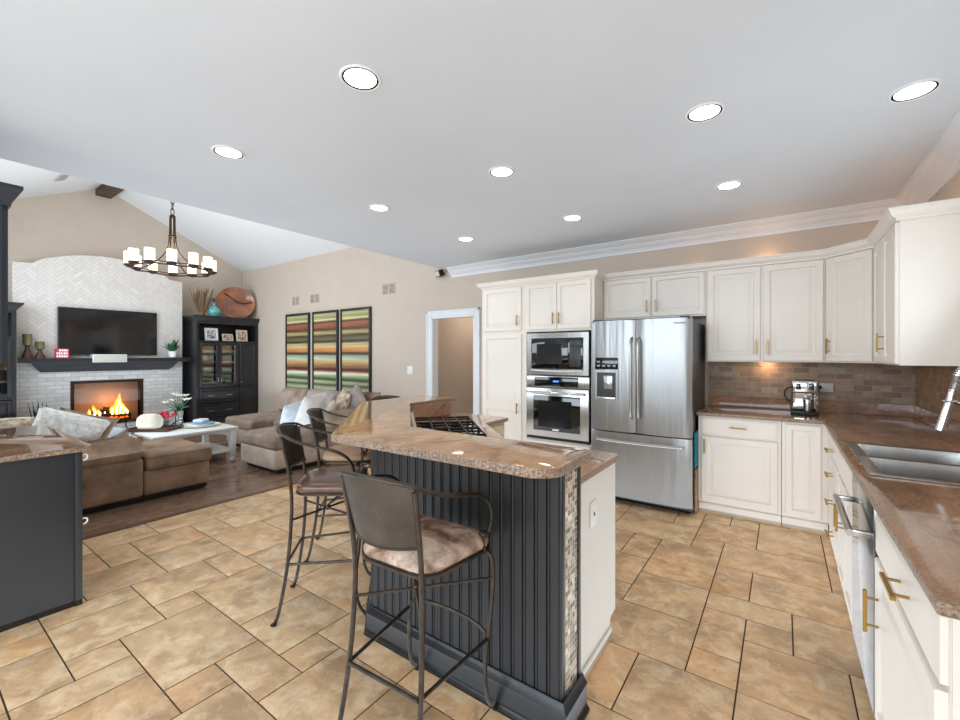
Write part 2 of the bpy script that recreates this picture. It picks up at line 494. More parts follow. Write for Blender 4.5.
class MB:
    def __init__(s, mat=None):
        s.bm = bmesh.new()
        s.M = mat or Matrix.Identity(4)
        s.mi = 0

    def v(s, co):
        return s.bm.verts.new(s.M @ Vector(co))

    def f(s, vs):
        try:
            fc = s.bm.faces.new(vs)
            fc.material_index = s.mi
            return fc
        except ValueError:
            return None

    def _bevel(s, faces, b, seg=2):
        es = set()
        for fc in faces:
            for e in fc.edges:
                es.add(e)
        r = bmesh.ops.bevel(s.bm, geom=list(es), offset=b, segments=seg, profile=0.5, affect='EDGES', clamp_overlap=True)
        for fc in r['faces']:
            fc.material_index = s.mi

    def box(s, x0, x1, y0, y1, z0, z1, b=0.0, seg=2):
        x0, x1 = min(x0, x1), max(x0, x1)
        y0, y1 = min(y0, y1), max(y0, y1)
        z0, z1 = min(z0, z1), max(z0, z1)
        p = [s.v((x, y, z)) for z in (z0, z1) for x, y in ((x0, y0), (x1, y0), (x1, y1), (x0, y1))]
        fs = [s.f([p[i] for i in q]) for q in ((3, 2, 1, 0), (4, 5, 6, 7), (0, 1, 5, 4), (1, 2, 6, 5), (2, 3, 7, 6), (3, 0, 4, 7))]
        if b:
            s._bevel(fs, min(b, 0.49 * min(x1 - x0, y1 - y0, z1 - z0)), seg)
        return s

    def obox(s, c, A, B, C, ha, hb, hc, b=0.0):
        c, A, B, C = Vector(c), Vector(A).normalized(), Vector(B).normalized(), Vector(C).normalized()
        p = [s.v(c + A * (i * ha) + B * (j * hb) + C * (k * hc)) for k in (-1, 1) for i, j in ((-1, -1), (1, -1), (1, 1), (-1, 1))]
        fs = [s.f([p[i] for i in q]) for q in ((3, 2, 1, 0), (4, 5, 6, 7), (0, 1, 5, 4), (1, 2, 6, 5), (2, 3, 7, 6), (3, 0, 4, 7))]
        if b:
            s._bevel(fs, b, 1)
        return s

    def prism(s, poly, z0, z1, b=0.0, seg=2):
        lo = [s.v((x, y, z0)) for x, y in poly]
        hi = [s.v((x, y, z1)) for x, y in poly]
        n = len(poly)
        fs = [s.f(hi), s.f(lo[::-1])]
        sd = [s.f([lo[i], lo[(i + 1) % n], hi[(i + 1) % n], hi[i]]) for i in range(n)]
        if b:
            s._bevel(fs, b, seg)
        return s

    def slab(s, xs, ys, filled, z0, z1, b=0.0):
        """axis-aligned slab with holes: filled(i, j) says which cells are solid"""
        V = {}

        def g(i, j, k):
            if (i, j, k) not in V:
                V[(i, j, k)] = s.v((xs[i], ys[j], (z0, z1)[k]))
            return V[(i, j, k)]
        nx, ny = len(xs) - 1, len(ys) - 1
        F = lambda i, j: 0 <= i < nx and 0 <= j < ny and filled(i, j)
        edges = []
        for i in range(nx):
            for j in range(ny):
                if not F(i, j):
                    continue
                s.f([g(i, j, 1), g(i + 1, j, 1), g(i + 1, j + 1, 1), g(i, j + 1, 1)])
                s.f([g(i, j + 1, 0), g(i + 1, j + 1, 0), g(i + 1, j, 0), g(i, j, 0)])
                for (di, dj, a, c) in ((-1, 0, (i, j + 1), (i, j)), (1, 0, (i + 1, j), (i + 1, j + 1)), (0, -1, (i, j), (i + 1, j)), (0, 1, (i + 1, j + 1), (i, j + 1))):
                    if not F(i + di, j + dj):
                        s.f([g(*a, 0), g(*c, 0), g(*c, 1), g(*a, 1)])
                        edges.append((g(*a, 1), g(*c, 1)))
                        edges.append((g(*a, 0), g(*c, 0)))
        if b:
            es = [s.bm.edges.get(e) for e in edges]
            bmesh.ops.bevel(s.bm, geom=[e for e in es if e], offset=b, segments=2, profile=0.5, affect='EDGES')
        return s

    def cyl(s, p0, p1, r0, r1=None, seg=16, caps=True):
        r1 = r0 if r1 is None else r1
        p0, p1 = Vector(p0), Vector(p1)
        d = (p1 - p0).normalized()
        a = d.orthogonal().normalized()
        c = d.cross(a)
        r = [[s.v(p + a * (q * math.cos(2 * math.pi * i / seg)) + c * (q * math.sin(2 * math.pi * i / seg))) for i in range(seg)] for p, q in ((p0, r0), (p1, r1))]
        for i in range(seg):
            j = (i + 1) % seg
            s.f([r[0][i], r[0][j], r[1][j], r[1][i]])
        if caps:
            s.f(r[0][::-1]); s.f(r[1])
        return s

    def tube(s, pts, r, seg=8, closed=False, flat=1.0, smooth=0):
        P = [Vector(p) for p in pts]
        for _ in range(smooth):
            Q = []
            n = len(P)
            rng = range(n) if closed else range(n - 1)
            if not closed:
                Q.append(P[0])
            for i in rng:
                a, b2 = P[i], P[(i + 1) % n]
                Q += [a * .75 + b2 * .25, a * .25 + b2 * .75]
            if not closed:
                Q.append(P[-1])
            P = Q
        n = len(P)
        rr = r if isinstance(r, (list, tuple)) else None
        rings, up = [], None
        for i in range(n):
            if closed:
                t = P[(i + 1) % n] - P[i - 1]
            else:
                t = P[min(i + 1, n - 1)] - P[max(i - 1, 0)]
            t.normalize()
            if up is None:
                up = Vector((0, 0, 1)) if abs(t.z) < 0.9 else Vector((1, 0, 0))
            a = (up - t * up.dot(t))
            if a.length < 1e-6:
                a = t.orthogonal()
            a.normalize()
            up = a
            c = t.cross(a)
            q = r if rr is None else rr[0] + (rr[1] - rr[0]) * i / (n - 1)
            rings.append([s.v(P[i] + a * (q * math.cos(2 * math.pi * k / seg)) + c * (q * flat * math.sin(2 * math.pi * k / seg))) for k in range(seg)])
        m = n if closed else n - 1
        for i in range(m):
            A, B = rings[i], rings[(i + 1) % n]
            for k in range(seg):
                j = (k + 1) % seg
                s.f([A[k], A[j], B[j], B[k]])
        if not closed:
            s.f(rings[0][::-1]); s.f(rings[-1])
        return s

    def lathe(s, prof, c=(0, 0, 0), seg=24, sx=1.0, sy=1.0, cap=True):
        c = Vector(c)
        rings = [[s.v(c + Vector((r * sx * math.cos(2 * math.pi * i / seg), r * sy * math.sin(2 * math.pi * i / seg), z))) for i in range(seg)] for r, z in prof]
        for A, B in zip(rings, rings[1:]):
            for i in range(seg):
                j = (i + 1) % seg
                s.f([A[i], A[j], B[j], B[i]])
        if cap:
            if prof[0][0] > 1e-4:
                s.f(rings[0][::-1])
            if prof[-1][0] > 1e-4:
                s.f(rings[-1])
        return s

    def ball(s, c, rx, ry=None, rz=None, seg=14, rings=9):
        ry = ry or rx
        rz = rz or rx
        return s.lathe([(max(1e-3, math.sin(math.pi * i / rings)), -math.cos(math.pi * i / rings)) for i in range(rings + 1)], (0, 0, 0), seg) if False else s._ball(c, rx, ry, rz, seg, rings)

    def _ball(s, c, rx, ry, rz, seg, rings):
        old = s.M
        s.M = old @ Matrix.Translation(c) @ Matrix.Diagonal((rx, ry, rz, 1))
        s.lathe([(max(2e-3, math.sin(math.pi * i / rings)), -math.cos(math.pi * i / rings)) for i in range(rings + 1)], (0, 0, 0), seg)
        s.M = old
        return s

    def rings(s, P, U, W, w, h, prof):
        """nested rectangles on a plane: (inset, outward) from the edge to the middle"""
        P, U, W = Vector(P), Vector(U).normalized(), Vector(W).normalized()
        Z = Vector((0, 0, 1))
        prev = None
        for ins, out in prof:
            c = [s.v(P + U * a + Z * b2 + W * out) for a, b2 in ((ins, ins), (w - ins, ins), (w - ins, h - ins), (ins, h - ins))]
            if prev:
                for i in range(4):
                    j = (i + 1) % 4
                    s.f([prev[i], prev[j], c[j], c[i]])
            prev = c
        s.f(prev)
        return s

    def sweep(s, path, prof, closed=False):
        """profile (offset to the right of the path, height) swept along a plan path with mitred corners"""
        n = len(path)
        rows = []
        for i in range(n):
            def nrm(a, b2):
                d = Vector((b2[0] - a[0], b2[1] - a[1])).normalized()
                return Vector((d.y, -d.x))
            if closed:
                n1, n2 = nrm(path[i - 1], path[i]), nrm(path[i], path[(i + 1) % n])
            else:
                n1 = nrm(path[i - 1], path[i]) if i > 0 else nrm(path[i], path[i + 1])
                n2 = nrm(path[i], path[i + 1]) if i < n - 1 else n1
            m = (n1 + n2).normalized()
            k = 1.0 / max(0.2, m.dot(n1))
            rows.append([s.v((path[i][0] + m.x * k * o, path[i][1] + m.y * k * o, z)) for o, z in prof])
        q = len(prof)
        for i in range(n if closed else n - 1):
            A, B = rows[i], rows[(i + 1) % n]
            for k in range(q):
                s.f([A[k], B[k], B[(k + 1) % q], A[(k + 1) % q]])
        if not closed:
            s.f(rows[0]); s.f(rows[-1][::-1])
        return s

    def rbox(s, x0, x1, y0, y1, z0, z1, r=0.06, puff=(0, 0, 0), n=4):
        """rounded, puffed cushion"""
        L = (x1 - x0, y1 - y0, z1 - z0)
        C = Vector(((x0 + x1) / 2, (y0 + y1) / 2, (z0 + z1) / 2))
        r = min(r, 0.49 * min(L))

        def pos(l):
            h = l / 2
            e = [-h, -h + .12 * r, -h + .35 * r, -h + .65 * r, -h + r]
            inner = [(-h + r) + (2 * h - 2 * r) * i / n for i in range(1, n)]
            return e + inner + [-q for q in e[::-1]]
        PX = [pos(l) for l in L]
        H = [l / 2 for l in L]
        cache = {}

        def vert(p):
            key = tuple(round(q, 5) for q in p)
            if key in cache:
                return cache[key]
            c = Vector([max(-H[a] + r, min(H[a] - r, p[a])) for a in range(3)])
            d = Vector(p) - c
            q = c + d.normalized() * r if d.length > 1e-9 else Vector(p)
            u = [p[a] / H[a] for a in range(3)]
            for a in range(3):
                if puff[a]:
                    o1, o2 = (a + 1) % 3, (a + 2) % 3
                    q[a] += puff[a] * u[a] * (1 - u[o1] ** 2) * (1 - u[o2] ** 2)
            cache[key] = s.v(C + q)
            return cache[key]
        for a in range(3):
            o1, o2 = (a + 1) % 3, (a + 2) % 3
            for sg in (-1, 1):
                for i in range(len(PX[o1]) - 1):
                    for j in range(len(PX[o2]) - 1):
                        q = []
                        for ii, jj in ((i, j), (i + 1, j), (i + 1, j + 1), (i, j + 1)):
                            p = [0, 0, 0]
                            p[a] = sg * H[a]; p[o1] = PX[o1][ii]; p[o2] = PX[o2][jj]
                            q.append(vert(p))
                        s.f(q if sg > 0 else q[::-1])
        return s

    def pillow(s, w, h, t, n=12):
        """scatter cushion standing on its lower edge, x across, z up, y thick"""
        g = {}
        for i in range(n + 1):
            for j in range(n + 1):
                u, v2 = -1 + 2 * i / n, -1 + 2 * j / n
                th = t / 2 * (max(0.0, 1 - u * u) ** 0.42) * (max(0.0, 1 - v2 * v2) ** 0.42)
                pin = 1 - 0.10 * (1 - abs(u) ** 2) * abs(v2) ** 3
                pin2 = 1 - 0.10 * (1 - abs(v2) ** 2) * abs(u) ** 3
                x, z = u * w / 2 * pin2, h / 2 + v2 * h / 2 * pin
                edge = i in (0, n) or j in (0, n)
                a = s.v((x, th, z))
                g[(i, j, 0)] = a
                g[(i, j, 1)] = a if edge else s.v((x, -th, z))
        for i in range(n):
            for j in range(n):
                s.f([g[(i, j, 0)], g[(i, j + 1, 0)], g[(i + 1, j + 1, 0)], g[(i + 1, j, 0)]])
                s.f([g[(i, j, 1)], g[(i + 1, j, 1)], g[(i + 1, j + 1, 1)], g[(i, j + 1, 1)]])
        return s

    def build(s, name, mats, parent=None, local=False, origin=None, angle=35, recalc=True):
        bm = s.bm
        if recalc:
            bmesh.ops.recalc_face_normals(bm, faces=bm.faces[:])
        me = bpy.data.meshes.new(name)
        loc = Vector((0, 0, 0))
        if parent is not None:
            mm = ROOTM.get(parent.name, Matrix.Identity(4))
            if not local:
                bmesh.ops.transform(bm, matrix=mm.inverted(), verts=bm.verts[:])
        else:
            if origin is None:
                xs = [v.co for v in bm.verts]
                loc = Vector(((min(c.x for c in xs) + max(c.x for c in xs)) / 2, (min(c.y for c in xs) + max(c.y for c in xs)) / 2, min(c.z for c in xs)))
            else:
                loc = Vector(origin)
            bmesh.ops.translate(bm, vec=-loc, verts=bm.verts[:])
            mm = Matrix.Translation(loc)
        bm.to_mesh(me)
        bm.free()
        for p in me.polygons:
            p.use_smooth = True
        me.set_sharp_from_angle(angle=R(angle))
        o = bpy.data.objects.new(name, me)
        COL.objects.link(o)
        if not isinstance(mats, (list, tuple)):
            mats = [mats]
        for m in mats:
            me.materials.append(M[m] if isinstance(m, str) else m)
        if parent is not None:
            o.parent = parent
        else:
            o.location = loc
        ROOTM[o.name] = mm
        return o


def edged(o):
    """give the vertical faces of a worktop the rough edge material"""
    o.data.materials.append(M['graniteedge'])
    for p in o.data.polygons:
        if abs(p.normal.z) < 0.6:
            p.material_index = 1
    return o


def thing(name, label, cat, loc=(0, 0, 0), rz=0.0, group=None):
    o = bpy.data.objects.new(name, None)
    COL.objects.link(o)
    o.empty_display_size = 0.1
    o.location = loc
    o.rotation_euler = (0, 0, rz)
    o['label'] = label
    o['category'] = cat
    if group:
        o['group'] = group
    ROOTM[o.name] = Matrix.Translation(loc) @ Matrix.Rotation(rz, 4, 'Z')
    return o


def tag(o, label, cat, group=None):
    o['label'] = label
    o['category'] = cat
    if group:
        o['group'] = group
    return o


def struct(o):
    o['kind'] = 'structure'
    return o


def dup(root, loc, rz, label):
    r = root.copy()
    COL.objects.link(r)
    r.location = loc
    r.rotation_euler = (0, 0, rz)
    r['label'] = label
    ROOTM[r.name] = Matrix.Translation(loc) @ Matrix.Rotation(rz, 4, 'Z')
    for ch in list(root.children):
        c = ch.copy()
        COL.objects.link(c)
        c.parent = r
        for g in list(ch.children):
            d = g.copy()
            COL.objects.link(d)
            d.parent = c
    return r


RAISED = [(0, 0), (0, .016), (.004, .021), (.050, .021), (.054, .016), (.057, .009), (.064, .005), (.070, .005), (.100, .017), (.104, .017)]
RAISED_S = [(0, 0), (0, .016), (.004, .021), (.042, .021), (.045, .016), (.048, .009), (.053, .005), (.058, .005), (.080, .017), (.084, .017)]
SLABF = [(0, 0), (0, .013), (.006, .015), (.014, .020), (.018, .020)]


def pull(parent, c, U, W, length=0.13, mat='gold'):
    """bar pull: c on the door face, U along the bar, W outwards"""
    c, U, W = Vector(c), Vector(U).normalized(), Vector(W).normalized()
    V = U.cross(W)
    mb = MB()
    mb.obox(c + W * 0.036, U, V, W, length / 2, 0.006, 0.006, 0.0015)
    for sg in (-1, 1):
        p = c + U * (sg * length * 0.32)
        mb.cyl(p, p + W * 0.034, 0.0045, seg=10)
    return mb.build('handle', mat, parent)


def door(root, name, P, U, W, w, h, prof=RAISED, mat='cab', handle=None, hl=0.13, pm='gold'):
    """P lower corner, U across, W outwards; handle = (u, z, 'v'/'h')"""
    mb = MB()
    if isinstance(prof, str):  # two-panel door
        mb.rings(P, U, W, w, h, [(0, 0), (0, .016), (.003, .018), (.004, .018)])
    else:
        mb.rings(P, U, W, w, h, prof)
    d = mb.build(name, mat, root)
    if handle:
        u, z, k = handle
        c = Vector(P) + Vector(U).normalized() * u + Vector((0, 0, z)) + Vector(W).normalized() * 0.02
        pull(d, c, (0, 0, 1) if k == 'v' else U, W, hl, pm)
    return d


X, Y, Z = Vector((1, 0, 0)), Vector((0, 1, 0)), Vector((0, 0, 1))

# ------------------------------------------------------------------ the room
YB, XR, XF, XE = 5.07, 0.92, -10.58, -4.25     # back wall, right wall, fireplace wall, edge of the kitchen ceiling
CH = 2.75                                      # kitchen ceiling
EAVE, RIDGE, YR = 3.43, 4.63, 2.5

mb = MB()
mb.box(XE, XR + .1, -2.9, YB + .1, CH, CH + .12)
struct(mb.build('ceiling', 'ceiling'))
mb = MB()
th = 0.1
for a, b in (((0.0, EAVE), (YR, RIDGE)), ((YR, RIDGE), (YB, EAVE))):
    p = [(XF - .1, a[0], a[1]), (XE, a[0], a[1]), (XE, b[0], b[1]), (XF - .1, b[0], b[1])]
    lo = [mb.v(q) for q in p]
    hi = [mb.v((q[0], q[1], q[2] + th)) for q in p]
    mb.f(lo[::-1]); mb.f(hi)
    for i in range(4):
        mb.f([lo[i], lo[(i + 1) % 4], hi[(i + 1) % 4], hi[i]])
struct(mb.build('ceiling_vault', 'vault'))


def gable(x0, x1, zb, name, mat):
    mb = MB()
    prof = [(0, zb), (YB, zb), (YB, EAVE), (YR, RIDGE), (0, EAVE)]
    a = [mb.v((x0, y, z)) for y, z in prof]
    b = [mb.v((x1, y, z)) for y, z in prof]
    mb.f(a); mb.f(b[::-1])
    for i in range(5):
        mb.f([a[i], a[(i + 1) % 5], b[(i + 1) % 5], b[i]])
    return struct(mb.build(name, mat))


gable(XF - .12, XF, 0, 'wall_fireplace', 'wall')
gable(XE + .001, XE + .12, CH + .12, 'wall_gable', 'vault')
mb = MB()
DX0, DX1, DZ = -4.53, -3.69, 2.03
mb.box(XF - .1, DX0, YB, YB + .12, 0, EAVE + .05)
mb.box(DX0, DX1, YB, YB + .12, DZ, EAVE + .05)
mb.box(DX1, XR + .12, YB, YB + .12, 0, EAVE + .05)
struct(mb.build('wall_back', 'wall'))
mb = MB()
mb.box(XR, XR + .12, -2.9, 2.0, 0, CH)
mb.box(XR, XR + .12, 3.5, YB + .12, 0, CH)
mb.box(XR, XR + .12, 2.0, 3.5, 0, 1.27)
mb.box(XR, XR + .12, 2.0, 3.5, 2.25, CH)
struct(mb.build('wall_right', 'wall'))
mb = MB()
mb.box(XF - .1, -4.3, -.12, 0, 0, EAVE + .05)
struct(mb.build('wall_left', 'wall'))
mb = MB()
mb.box(-4.42, -4.3, -2.9, -.12, 0, CH)
struct(mb.build('wall_side', 'wall'))
mb = MB()
mb.box(-4.42, XR + .12, -2.92, -2.8, 0, CH)
struct(mb.build('wall_front', 'wall'))
# window over the sink, behind the right edge of the frame
mb = MB()
for (a, b2, c, d) in ((2.0, 3.5, 1.27, 1.32), (2.0, 3.5, 2.2, 2.25), (2.0, 2.05, 1.32, 2.2), (3.45, 3.5, 1.32, 2.2)):
    mb.box(XR + .01, XR + .08, a, b2, c, d)
mb.box(XR + .03, XR + .05, 2.05, 3.45, 1.32, 2.2)
struct(mb.build('window_1', 'white'))

# crown moulding of the kitchen ceiling
CROWN = [(0, CH - .13), (.014, CH - .13), (.018, CH - .108), (.03, CH - .104), (.034, CH - .092), (.06, CH - .078), (.085, CH - .052), (.09, CH - .042), (.10, CH - .04), (.118, CH - .03), (.135, CH - .016), (.142, CH - .012), (.155, CH - .012), (.155, CH), (0, CH)]
mb = MB()
mb.sweep([(-4.12, YB), (XR, YB), (XR, -2.8)], CROWN)
struct(mb.build('trim_1', 'trim', angle=25))

# doorway casing
mb = MB()
for x0, x1 in ((DX0 - .1, DX0), (DX1, DX1 + .1)):
    mb.box(x0, x1, YB - .02, YB, 0, DZ + .1, .004)
    mb.box(x0 + (0 if x0 < DX0 - .05 else .07), x1 - (.07 if x0 < DX0 - .05 else 0), YB - .03, YB - .018, 0, DZ + .1, .004)
mb.box(DX0, DX1, YB - .02, YB, DZ, DZ + .1, .004)
mb.box(DX0 - .1, DX1 + .1, YB - .03, YB - .018, DZ + .07, DZ + .1, .004)
mb.box(DX0 - .001, DX0 + .02, YB - .015, YB + .13, 0, DZ)
mb.box(DX1 - .02, DX1 + .001, YB - .015, YB + .13, 0, DZ)
mb.box(DX0, DX1, YB - .015, YB + .13, DZ - .02, DZ)
struct(mb.build('trim_2', 'trim'))
mb = MB()
mb.box(XF, -4.64, YB - .016, YB, 0, .12, .004)
struct(mb.build('baseboard_back', 'trim'))
# hall beyond the doorway
mb = MB()
mb.box(-4.87, -4.75, YB + .12, 7.2, 0, 2.5)
struct(mb.build('wall_hall_left', 'wall'))
mb = MB()
mb.box(-3.45, -3.33, YB + .12, 7.2, 0, 2.5)
struct(mb.build('wall_hall_right', 'wall'))
mb = MB()
mb.box(-4.87, -3.33, 7.2, 7.32, 0, 2.5)
struct(mb.build('wall_hall_end', 'wall'))
mb = MB()
mb.box(-4.87, -3.33, YB + .12, 7.32, 2.5, 2.6)
struct(mb.build('ceiling_hall', 'ceiling'))
point('hall_lamp_light', (-4.1, 6.3, 2.3), 11, (1.0, 0.86, 0.70), 0.08)

# floors
TX0 = -4.46
mb = MB()
mb.box(TX0, XR + .1, -2.9, 7.3, -.1, -.004)
struct(mb.build('floor_grout', 'grout'))


def tiles():
    u = 0.2032
    i0, i1, j0, j1 = -22, 8, -25, 15
    preset = [(1, 1, 1, 2), (1, 0, 1, 1), (1, 3, 2, 1), (2, 2, 1, 1), (3, 2, 2, 2), (2, 0, 2, 2), (-1, 2, 2, 2), (-1, 4, 2, 3), (-2, 0, 3, 2), (1, 4, 1, 2),
              (2, 4, 3, 2), (1, 6, 3, 2), (0, 8, 2, 2), (2, 8, 2, 3), (0, 7, 1, 1), (0, 10, 1, 1), (1, 10, 1, 1), (-3, 7, 3, 2), (-1, 9, 1, 2), (-3, 9, 2, 2),
              (-2, 5, 1, 2), (-3, 3, 2, 2), (-3, 2, 2, 1), (-3, 5, 1, 2), (0, -2, 2, 2), (-2, -2, 2, 2), (2, -2, 2, 2), (4, 0, 1, 2), (4, 6, 1, 2), (4, 8, 1, 3),
              (-11, -7, 3, 2), (-12, -5, 3, 2), (-14, -6, 2, 2), (-12, -6, 1, 1), (-14, -4, 2, 1), (-13, -8, 2, 2), (-14, -8, 1, 2), (-11, -8, 1, 1), (-10, -9, 1, 2),
              (-8, -7, 1, 1), (-8, -6, 2, 1), (-9, -5, 2, 2), (-7, -5, 1, 1), (-13, -11, 3, 2), (-16, -7, 2, 2), (-18, -6, 2, 1), (-16, -5, 2, 2), (-6, -6, 2, 2), (-7, -4, 3, 2)]

    def xg(i):
        return -0.569 + u * (i if i > -5 else -5 + (i + 5) * .953)
    best = None
    for trial in range(30):
        rnd = random.Random(100 + trial)
        occ, out, ones = set(), list(preset), 0
        for (pi, pj, pw, ph) in preset:
            occ |= {(pi + a, pj + b) for a in range(pw) for b in range(ph)}
        for j in range(j0, j1):
            for i in range(i0, i1):
                if (i, j) in occ:
                    continue
                opts = [((3, 2), 5), ((2, 3), 2.5), ((2, 2), 4), ((2, 1), 1.2), ((1, 2), .6), ((1, 1), .15)]
                ok = []
                for (w, h), wt in opts:
                    if i + w <= i1 and j + h <= j1 and all((i + a, j + b) not in occ for a in range(w) for b in range(h)):
                        # leave no slivers one cell wide beside the tile where it can be avoided
                        gap = (i + w < i1 and (i + w, j) not in occ and (i + w + 1, j) in occ)
                        ok.append(((w, h), wt * (0.15 if gap else 1)))
                tot = sum(q for _, q in ok)
                r = rnd.random() * tot
                for (w, h), q in ok:
                    r -= q
                    if r <= 0:
                        break
                for a in range(w):
                    for b in range(h):
                        occ.add((i + a, j + b))
                out.append((i, j, w, h))
                ones += (w * h == 1) * 1.0 + (w * h == 2) * .35
        if best is None or ones < best[0]:
            best = (ones, out)
    mb = MB()
    ox, oy, g = -0.569, 2.13, 0.0034
    for i, j, w, h in best[1]:
        x0, x1 = xg(i), xg(i + w)
        y0, y1 = oy + j * u, oy + (j + h) * u
        x0, x1 = max(x0, TX0), min(x1, XR)
        y0, y1 = max(y0, -2.8), min(y1, YB)
        if x1 - x0 < .02 or y1 - y0 < .02:
            continue
        p = [(x0 + g, y0 + g), (x1 - g, y0 + g), (x1 - g, y1 - g), (x0 + g, y1 - g)]
        q = [(x0 + 2 * g, y0 + 2 * g), (x1 - 2 * g, y0 + 2 * g), (x1 - 2 * g, y1 - 2 * g), (x0 + 2 * g, y1 - 2 * g)]
        a = [mb.v((*c, -.0045)) for c in p]
        b = [mb.v((*c, -.0012)) for c in p]
        c = [mb.v((*c, 0)) for c in q]
        mb.f(c)
        for k in range(4):
            l = (k + 1) % 4
            mb.f([b[k], b[l], c[l], c[k]])
            mb.f([a[k], a[l], b[l], b[k]])
    return mb


o = tiles().build('floor', 'tile', origin=(0, 0, 0), recalc=False)
struct(o)
mb = MB()
mb.box(XF - .1, TX0, -.1, YB + .1, -.1, -.001)
struct(mb.build('floor_wood', 'woodfloor'))
mb = MB()
mb.box(TX0 - .02, TX0 + .02, -.1, YB, -.01, .003)
struct(mb.build('trim_3', 'walnut'))

# tiled backsplash
mb = MB()
mb.box(-.637, XR - .002, YB - .010, YB - .001, 1.02, 1.40)
struct(mb.build('wall_backsplash', 'splash'))
mb = MB()
mb.box(XR - .010, XR - .001, 1.3, YB - .010, 1.02, 1.27)
mb.box(XR - .010, XR - .001, 3.52, YB - .010, 1.27, 1.40)
struct(mb.build('wall_backsplash_side', 'splashy'))

# ridge beam of the vault
mb = MB()
mb.box(XF, XE, YR - .13, YR + .1, 4.45, 4.72, .008)
tag(mb.build('ceiling_beam', 'beam'), 'dark stained timber ridge beam under the vaulted ceiling', 'beam')

# ------------------------------------------------------------------ kitchen: tall cabinets and appliances on the back wall
YF = 4.46           # front plane of the deep cabinets
YU = 4.74           # front plane of the wall cabinets
CAPZ = 2.285        # top of the wall cabinets
WB = Vector((0, -1, 0))
PX0, PX1, OX1 = -3.13, -2.52, -1.655
t = thing('pantry_cabinet', 'tall cream pantry cabinet between the doorway and the ovens', 'cabinet', (-2.83, YF, 0))
mb = MB()
mb.box(PX0, PX1 - .001, YF, YB - .004, .1, CAPZ)
mb.box(PX0 + .02, PX1 - .001, YF + .06, YB - .004, 0, .1)
mb.build('body', 'cab', t)
door(t, 'door', (PX0 + .03, YF, 1.735), X, WB, .55, .525, handle=(.505, .12, 'v'))
mb = MB()
NOEDGE = [(0, 0), (0, .020)] + RAISED[3:]
mb.rings((PX0 + .03, YF, .12), X, WB, .55, .70, NOEDGE)
mb.rings((PX0 + .03, YF, .82), X, WB, .55, .875, NOEDGE)
dd = mb.build('door', 'cab', t)
pull(dd, (PX0 + .535, YF - .02, .80), Z, WB)

t = thing('oven_cabinet', 'tall cream cabinet housing the microwave and wall oven', 'cabinet', (-2.09, YF, 0))
mb = MB()
mb.box(PX1, PX1 + .035, YF, YB - .004, .1, CAPZ)
mb.box(OX1 - .035, OX1, YF, YB - .004, .1, CAPZ)
mb.box(PX1 + .035, OX1 - .035, YF, YB - .004, 1.71, CAPZ)
mb.box(PX1 + .035, OX1 - .035, YF, YB - .004, .1, .465)
mb.box(PX1 + .035, OX1 - .035, YB - .05, YB - .004, .465, 1.71)
mb.box(PX1, OX1, YF + .06, YB - .004, 0, .1)
mb.build('body', 'cab', t)
for i in range(2):
    door(t, 'door', (PX1 + .035 + i * .4, YF, 1.735), X, WB, .395, .525, RAISED_S, handle=(.36 if i == 0 else .035, .12, 'v'))
d = door(t, 'drawer', (PX1 + .04, YF, .13), X, WB, .785, .32, RAISED, handle=(.39, .2, 'h'))

TALLCROWN = [(0, 2.27), (.012, 2.27), (.014, 2.285), (.03, 2.292), (.045, 2.31), (.05, 2.33), (.056, 2.335), (.056, 2.345), (0, 2.345)]
mb = MB()
mb.sweep([(PX0, YB - .002), (PX0, YF), (OX1, YF), (OX1, YU - .004)], TALLCROWN)
mb.prism([(PX0, YF), (OX1, YF), (OX1, YB - .004), (PX0, YB - .004)], CAPZ + .001, 2.30)
tag(mb.build('cabinet_crown', 'cab', angle=25), 'cream crown moulding capping the pantry and oven cabinets', 'moulding')

# microwave
t = thing('microwave', 'built-in stainless microwave above the wall oven', 'microwave', (-2.09, YF, 1.22))
x0, x1 = -2.468, -1.705
mb = MB()
mb.box(x0 + .02, x1 - .02, YF + .001, YF + .42, 1.215, 1.69)
mb.build('body', 'fridgeside', t)
mb = MB()
mb.rings((x0, YF, 1.21), X, WB, x1 - x0, .485, [(0, 0), (0, .02), (.006, .026), (.062, .026), (.066, .02), (.068, .02)])
mb.build('trim_kit', 'steelflat', t)
mb = MB()
mb.box(x0 + .07, x1 - .245, YF - .031, YF - .0205, 1.282, 1.628, .004)
dr = mb.build('door', 'blackglass', t)
mb = MB()
mb.rings((x0 + .13, YF - .031, 1.335), X, WB, .32, .235, [(0, 0), (0, .001), (.004, .002), (.008, .0012), (.010, .0012)])
mb.build('window', plain('microwave_window', (44, 44, 46), .12), dr)
mb = MB()
mb.box(x1 - .242, x1 - .07, YF - .031, YF - .0205, 1.282, 1.628, .004)
cp = mb.build('control_panel', 'blackglass', t)
mb = MB()
mb.box(x1 - .222, x1 - .09, YF - .0322, YF - .0308, 1.31, 1.53, .0004)
mb.box(x1 - .222, x1 - .09, YF - .0322, YF - .0308, 1.5301, 1.60, .0004)
mb.build('keypad', plain('key_grey', (48, 48, 50), .4), cp)
mb = MB()
mb.tube([(x0 + .07, YF - .04, 1.272), (x0 + .3, YF - .052, 1.262), (x1 - .3, YF - .052, 1.262), (x1 - .07, YF - .04, 1.272)], .012, 8, smooth=2)
mb.build('lower_trim', 'chrome', t)

